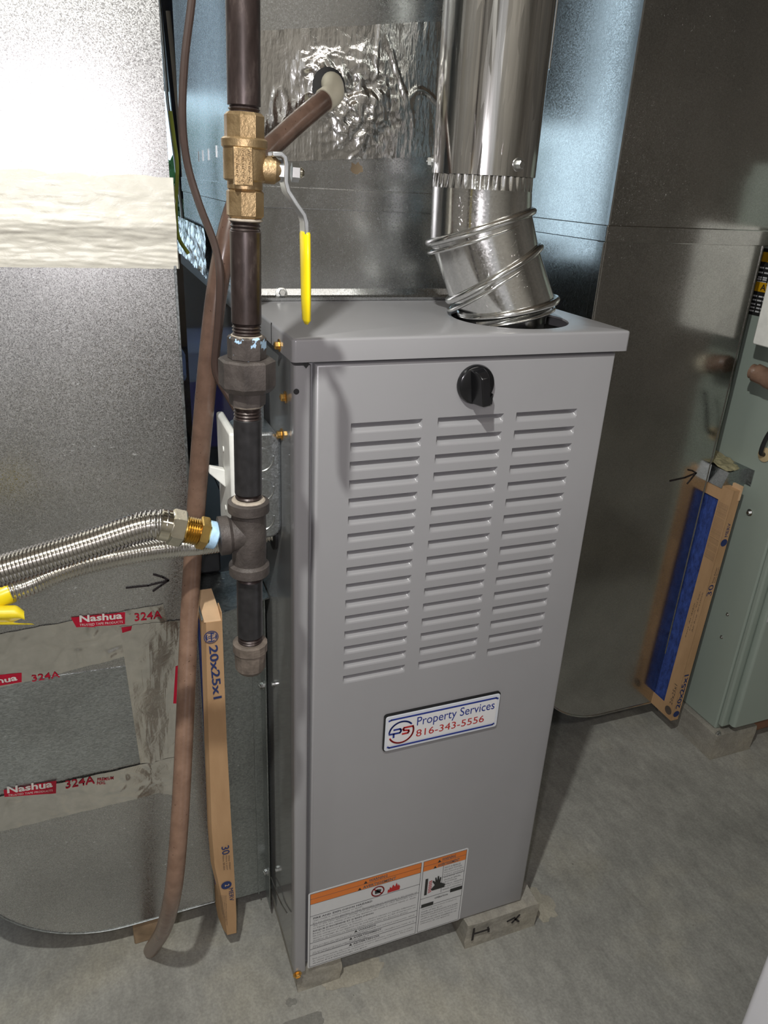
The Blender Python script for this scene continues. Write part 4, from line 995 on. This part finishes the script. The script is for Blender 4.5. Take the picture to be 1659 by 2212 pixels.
# ================================================================== electrical switch box
sw = empty('switch_box', (-.03, .085, .70), 'galvanized switch box with white toggle plate on the furnace side behind the gas pipe', 'switch box')
MB().prism([(a, b) for a, b in rrect(-.047, .700, -.0004, .820, .0125, 5)], 'y', .053, .112).build('box_body', M['boxsteel'], sw, smooth=40, bevel=.003)
for k in range(3):
    zc_ = .792-k*.034
    pts = [Vector((-.022 + .0135*math.cos(math.radians(a)), .0528, zc_ + .0135*math.sin(math.radians(a)))) for a in range(-110, 20, 10)]
    MB().tube(pts, .0009, 6).build('knockout_rim', M['zinc'], sw)
    MB().lathe((-.022, .0529, zc_), (0, -1, 0), [(0, .0128), (.0004, .0122)], 22).build('knockout', M['boxsteel'], sw)
MB().tube([(-.020, .078, .820), (-.020, .078, .900)], .0075, 16).build('conduit', M['boxsteel'], sw)
wp = MB().prism(rrect(.040, .702, .120, .826, .003, 3), 'x', -.0555, -.0475).build('cover_plate', M['white'], sw, smooth=30, bevel=.0025); wp['label'] = 'white switch cover plate'
MB().loft([[(-.0555, .074, .755), (-.0555, .084, .755), (-.0555, .084, .775), (-.0555, .074, .775)], [(-.072, .076, .772), (-.072, .082, .772), (-.071, .082, .780), (-.071, .076, .780)]]).build('toggle', M['white'], wp, smooth=0, bevel=.0012)
for zc_ in (.730, .797): MB().lathe((-.0554, .079, zc_), (-1, 0, 0), [(0, .0032), (.001, .0028)], 14).build('plate_screw', M['white'], wp)

# ================================================================== second furnace with its duct and filter
DBY = 0.335
db = empty('return_duct', (.73, .6, .05), 'smooth dark galvanized return duct with rounded foot, right of the front furnace', 'duct')
BL, BR, BZ, BRD = .572, .888, .056, .175
arc2 = [(BL+BRD - BRD*math.sin(math.radians(t)), BZ+BRD - BRD*math.cos(math.radians(t))) for t in range(0, 91, 6)]
cz0, cz1 = .992, 1.016
MB().prism([(BR, BZ)] + arc2 + [(BL, cz0), (BR, cz0)], 'y', DBY, .86).build('elbow_boot', M['ductB'], db, smooth=30)
MB().box((BL, DBY, cz1), (BR+.012, .86, 2.395)).build('drop_duct', M['ductB'], db, smooth=0)
MB().box((BL-.003, DBY-.0035, cz0), (BR+.013, .863, cz1)).build('slip_joint', M['ductB'], db, smooth=0, bevel=.0012)
MB().tube([(x, DBY-.0005, z) for x, z in [(BR, BZ)] + arc2 + [(BL, cz0)]], .0018, 6).build('rolled_edge', M['ductB'], db)
MB().box((BL-.0035, DBY-.001, .25), (BL, DBY+.016, cz0)).build('corner_seam', M['ductB'], db, smooth=0, bevel=.0008)
MB().box((BL-.001, DBY-.002, cz1), (BL+.002, DBY+.004, 2.39)).build('corner_seam', M['zinc'], db, smooth=0)
MB().box((BR-.0015, DBY-.0015, BZ), (BR+.001, DBY+.02, cz0)).build('side_hem', M['ductB'], db, smooth=0)
def BP(px, py, h=.0006): return at(px, py, y=DBY-h)
ribbon('marker_arrow', [[BP(1448, 1039), BP(1480, 1032), BP(1504, 1022)], [BP(1487, 1015), BP(1496, 1017), BP(1504, 1022), BP(1494, 1034), BP(1485, 1045)]], M['ink'], db, .0028)

fB = empty('furnace', (1.2, .55, .06), 'green-grey furnace standing on a concrete block at the right edge', 'furnace')
BX, BFY = .945, .205
MB().box((BX, BFY+.012, .062), (1.50, .93, 1.12)).build('cabinet', M['paintB'], fB, smooth=0, bevel=.003)
MB().box((BX+.002, BFY, .075), (1.498, BFY+.0115, 1.10)).build('front_frame', M['paintB'], fB, smooth=0, bevel=.003)
MB().prism(rrect(BX+.014, BFY-.018, 1.49, BFY, .006, 4), 'z', .085, .72).build('door', M['paintB'], fB, smooth=40)
for px, py in ((1603, 1030), (1620, 1107), (1572, 1327), (1559, 1376)):
    screw(at(px, py, x=BX-.0002), (-1, 0, 0), M['zinc'], fB, .0042 if py < 1200 else .0022, label='zinc hex screw')
screw(at(1551, 1584, y=BFY-.001), (0, -1, 0), M['zinc'], fB, .0045, label='zinc hex screw')
# black caution label on the side
l0, l1 = at(1628, 560, x=BX-.0006), at(1640, 672, x=BX-.0006)
cl_ = MB().box((BX-.0008, .26, .872), (BX-.0002, .392, .985)).build('caution_label', M['printblack'], fB, smooth=0); cl_['label'] = 'black caution label with yellow bars'
for z in (.963, .913): quad('yellow_bar', [(BX-.0009, .262, z), (BX-.0009, .389, z), (BX-.0009, .389, z+.016), (BX-.0009, .262, z+.016)], M['yellowlabel'], cl_, .0002, n=(-1, 0, 0))
text('ATTENTION', M['printblack'], cl_, (BX-.0013, .372, .9155), -Y, Z, width=.09, height=.011, bold=.02)
text('CAUTION', M['printblack'], cl_, (BX-.0013, .372, .9655), -Y, Z, width=.075, height=.011, bold=.02)
for k in range(10):
    z = (.953, .945, .937, .929, .905, .898, .891, .885, .879, .9335)[k]
    ribbon('fine_print', [[Vector((BX-.0009, .385-i*.012-random.uniform(0, .003), z)), Vector((BX-.0009, .385-i*.012-.009, z))] for i in range(9)], M['labelwhite'], cl_, .0026, n=(-1, 0, 0), th=.0001)
# data label on the door
dl = MB().box((BX+.0165, BFY-.0186, .335), (BX+.12, BFY-.018, .44)).build('data_label', M['labelwhite'], fB, smooth=0)
quad('red_bar', [(BX+.018, BFY-.0188, .405), (BX+.118, BFY-.0188, .405), (BX+.118, BFY-.0188, .425), (BX+.018, BFY-.0188, .425)], M['red'], dl, .0002)
# white box on the side of the furnace, stood off it
wbx = empty('control_box', (.915, .27, .83), 'white control box fixed to the side of the green-grey furnace', 'control box')
MB().prism(rrect(.17, .834, .314, 1.02, .004, 3), 'x', .893, .928).build('box_cover', M['white'], wbx, smooth=30, bevel=.002)
MB().box((.9282, .21, .87), (.9448, .28, .98)).build('mounting_bracket', M['zinc'], wbx, smooth=0)
pg = empty('drain_trap', (.93, .26, .75), 'brown capped drain fitting on the side of the green-grey furnace', 'pipe fitting')
a = at(1632, 806, x=.905)
MB().tube(spline([a + Vector((-.002, .008, .002)), a + Vector((0, 0, .001)), a + Vector((.010, -.03, -.006)), a + Vector((.022, -.065, -.014))], 6), [.006]+[.013]*5+[.016]*5+[.0175]*8, 18).build('brown_cap', M['hose'], pg, smooth=60)
MB().tube([a + Vector((.018, -.050, -.011)), a + Vector((.026, -.078, -.018))], .0195, 18).build('cream_collar', M['cream'], pg, smooth=40)
gm_ = at(1652, 982, x=BX-.001)
gr = empty('wire_grommet', gm_, 'tan plug with a dark wire in the side of the green-grey furnace', 'grommet')
MB().lathe(gm_, (-1, 0, 0), [(0, .0135), (.002, .0135), (.003, .011)], 20).build('plug', plain('tan_plug', (.55, .43, .25), .6), gr)
MB().tube(spline([gm_ + Vector((-.002, 0, 0)), gm_ + Vector((-.016, -.004, .008)), gm_ + Vector((-.02, -.012, .04)), gm_ + Vector((-.02, -.03, .08))], 6), .004, 8).build('plug_wire', M['rubber'], gr, smooth=60)
# rack bracket with insulation above the second filter
rb = empty('filter_bracket', (.92, .34, .58), 'metal filter bracket with dirty insulation above the right filter', 'bracket')
MB().loft([[(.890, .300, .570), (.9445, .300, .570), (.9445, .300, .606), (.900, .300, .600)], [(.890, .60, .570), (.9445, .60, .570), (.9445, .60, .606), (.900, .60, .600)]]).build('bracket_front', M['rack'], rb, smooth=0)
MB().box((.9432, .285, .575), (.9446, .345, .606)).build('bracket_flange', M['rack'], rb, smooth=0)
MB().grid(lambda u, v: (.893+u*.05, .302+v*.10, .603+.012*v+.004*noise.noise(Vector((u*6, v*8, 1)))), 14, 18).build('insulation', M['insul'], rb, smooth=60)

def airfilter_B():
    t = empty('air_filter', (.90, .4, .04), 'blue air filter in a cardboard frame sticking out beside the dark duct on the right', 'air filter')
    yf, x0, x1 = .272, .8915, .910
    z0, z1 = .056, .575
    def tilt(p): return Vector((p[0] + (p[2]-z0)*.024 - .012, p[1], p[2]))
    def bx(name, a, b, mat, **k):
        m = MB().box(a, b); m.v = [tuple(tilt(v)) for v in m.v]; return m.build(name, mat, t, smooth=0, **k)
    bx('cardboard_frame', (x0+.0005, yf, z0), (x1, yf+.03, z1), M['card'])
    bx('face_border', (x0, yf, z0), (x0+.0008, yf+.028, z1), M['card']); bx('face_border', (x0, yf+.028, z1-.028), (x0+.0008, .6, z1), M['card']); bx('face_border', (x0, yf+.028, z0), (x0+.0008, .6, z0+.028), M['card'])
    bx('cardboard_edge', (x0+.0008, yf+.03, z1-.003), (x1, .6, z1), M['card']); bx('cardboard_edge', (x0+.0008, yf+.03, z0), (x1, .6, z0+.003), M['card'])
    bx('blue_media', (x0+.004, yf+.03, z0+.003), (x1-.003, .6, z1-.003), M['media'])
    bx('corner_flap', (x1-.004, yf-.001, z1-.02), (x1+.0006, yf+.02, z1+.008), M['cardlight'])
    h = .0005
    def vt(body, u, za, zb, w, mat='navy', bold=0.0, front=True):
        if front: org = Vector((x0+u, yf-h, za)); xd, yd = Z, -X
        else: org = Vector((x0-h, yf+u, za)); xd, yd = Z, Y
        text(body, M[mat], t, tilt(org), (tilt(org+Z*(zb-za))-tilt(org)), yd, width=zb-za, height=w, bold=bold, res=2)
    # on the edge and on the border, read from below
    vt('20x25x1', .0145, z0+.030, z0+.115, .0115, 'navy', .02)
    c_ = tilt((x0+.0095, yf-h, z0+.016)); MB().lathe(c_, (0, -1, 0), [(0, .0075), (.0003, .0075)], 20).build('logo_disc', M['navy'], t)
    vt('30', .0145, .355, .380, .012, 'navy'); vt('Day Filter', .012, .384, .418, .004, 'brownprint'); vt('Filtre 30 jours', .0165, .384, .418, .003, 'brownprint')
    c_ = tilt((x0+.0095, yf-h, .470)); MB().lathe(c_, (0, -1, 0), [(0, .0075), (.0003, .0075)], 20).build('rating_disc', M['navy'], t)
    vt('MERV', .014, .482, .51, .007, 'navy')
    c_ = tilt((x0-h, yf+.013, z0+.018)); MB().lathe(c_, (-1, 0, 0), [(0, .0095), (.0003, .0095)], 20).build('logo_disc', M['brownprint'], t)
    def bt(body, u, za, zb, w):
        org = Vector((x0-h, yf+u, za)); text(body, M['brownprint'], t, tilt(org), (tilt(org+Z*(zb-za))-tilt(org)), Y, width=zb-za, height=w, res=1)
    bt('20x25x1', .007, z0+.035, z0+.085, .008)
    bt('Air flow direction', .006, .27, .36, .003); bt('Direccion del flujo', .012, .27, .36, .003); bt('Sens du debit', .018, .25, .33, .003)
    for k in range(9): bt('Filter size and replacement schedule', .003+k*.0027, .43, .545, .0016)
    return t
airfilter_B()

# ================================================================== blocks on the floor
def block(name, x0, y0, x1, y1, z1, label, rough=.003, bev=.004):
    bm = bmesh.new(); bmesh.ops.create_cube(bm, size=1)
    for v in bm.verts: v.co = Vector(((x0 if v.co.x < 0 else x1), (y0 if v.co.y < 0 else y1), (0.0 if v.co.z < 0 else z1)))
    bmesh.ops.subdivide_edges(bm, edges=bm.edges[:], cuts=9, use_grid_fill=True)
    for v in bm.verts:
        d = Vector((noise.noise(v.co*60), noise.noise(v.co*60+Vector((5, 0, 0))), 0))*rough
        if 0.001 < v.co.z < z1-.001: v.co += d
        elif v.co.z >= z1-.001: v.co += d*.6
    me = bpy.data.meshes.new(name); bm.to_mesh(me); bm.free()
    c = Vector(((x0+x1)/2, (y0+y1)/2, z1/2))
    for v in me.vertices: v.co -= c
    me.shade_smooth(); me.set_sharp_from_angle(angle=math.radians(40))
    o = link(name, me, c, None, M['block']); tag(o, label, 'block'); return o
b1 = block('concrete_block', .262, -.012, .385, .16, .0495, 'chipped concrete block with black marks under the right front corner of the grey furnace')
def KP(px, py): return at(px, py, y=-.0155)
ribbon('marker_mark', [[KP(1024, 2006), KP(1020, 2030)], [KP(1024, 2017), KP(1056, 2007)], [KP(1054, 2003), KP(1055, 2012)], [KP(1096, 1990), KP(1112, 1982)], [KP(1106, 1993), KP(1122, 1976)], [KP(1112, 1984), KP(1120, 1990)]], M['ink'], b1, .0032, th=.0006)
block('concrete_block', .006, .006, .070, .16, .0495, 'brownish block under the left front corner of the grey furnace')
block('concrete_block', .932, .198, 1.04, .36, .0615, 'concrete block under the corner of the green-grey furnace at the right', .002)
MB().tube([(1.03, .24, .018), (1.4, .25, .018)], .013, 14).build('copper_pipe', plain('copper_brown', (.30, .15, .09), .5), None); tag(bpy.data.objects['copper_pipe'], 'brown pipe lying on the floor under the green-grey furnace', 'pipe')
# white appliance whose edge enters the frame at the lower right
ap = empty('white_appliance', (.66, -.62, 0), 'white appliance edge in the lower right corner', 'appliance')
MB().prism(rrect(.384, -.90, .93, -.35, .008, 6), 'z', .03, .52).build('body', M['whitepaint'], ap, smooth=40)
MB().prism(rrect(.381, -.905, .935, -.347, .008, 6), 'z', .52, .55).build('top', M['whitepaint'], ap, smooth=40)
for x_, y_ in ((.44, -.85), (.44, -.40), (.88, -.85), (.88, -.40)): MB().lathe((x_, y_, 0), (0, 0, 1), [(0, .018), (.03, .018)], 14).build('foot', M['rubber'], ap)

for o in bpy.data.objects:
    if o.parent is None and 'category' in o:
        k = o.name.split('.')[0]
        g = {'concrete_block': 'concrete blocks under the furnaces', 'air_filter': 'air filters beside the furnaces', 'return_duct': 'return ducts', 'furnace': 'furnaces', 'gas_connector': 'corrugated gas connectors'}.get(k)
        if g: o['group'] = g
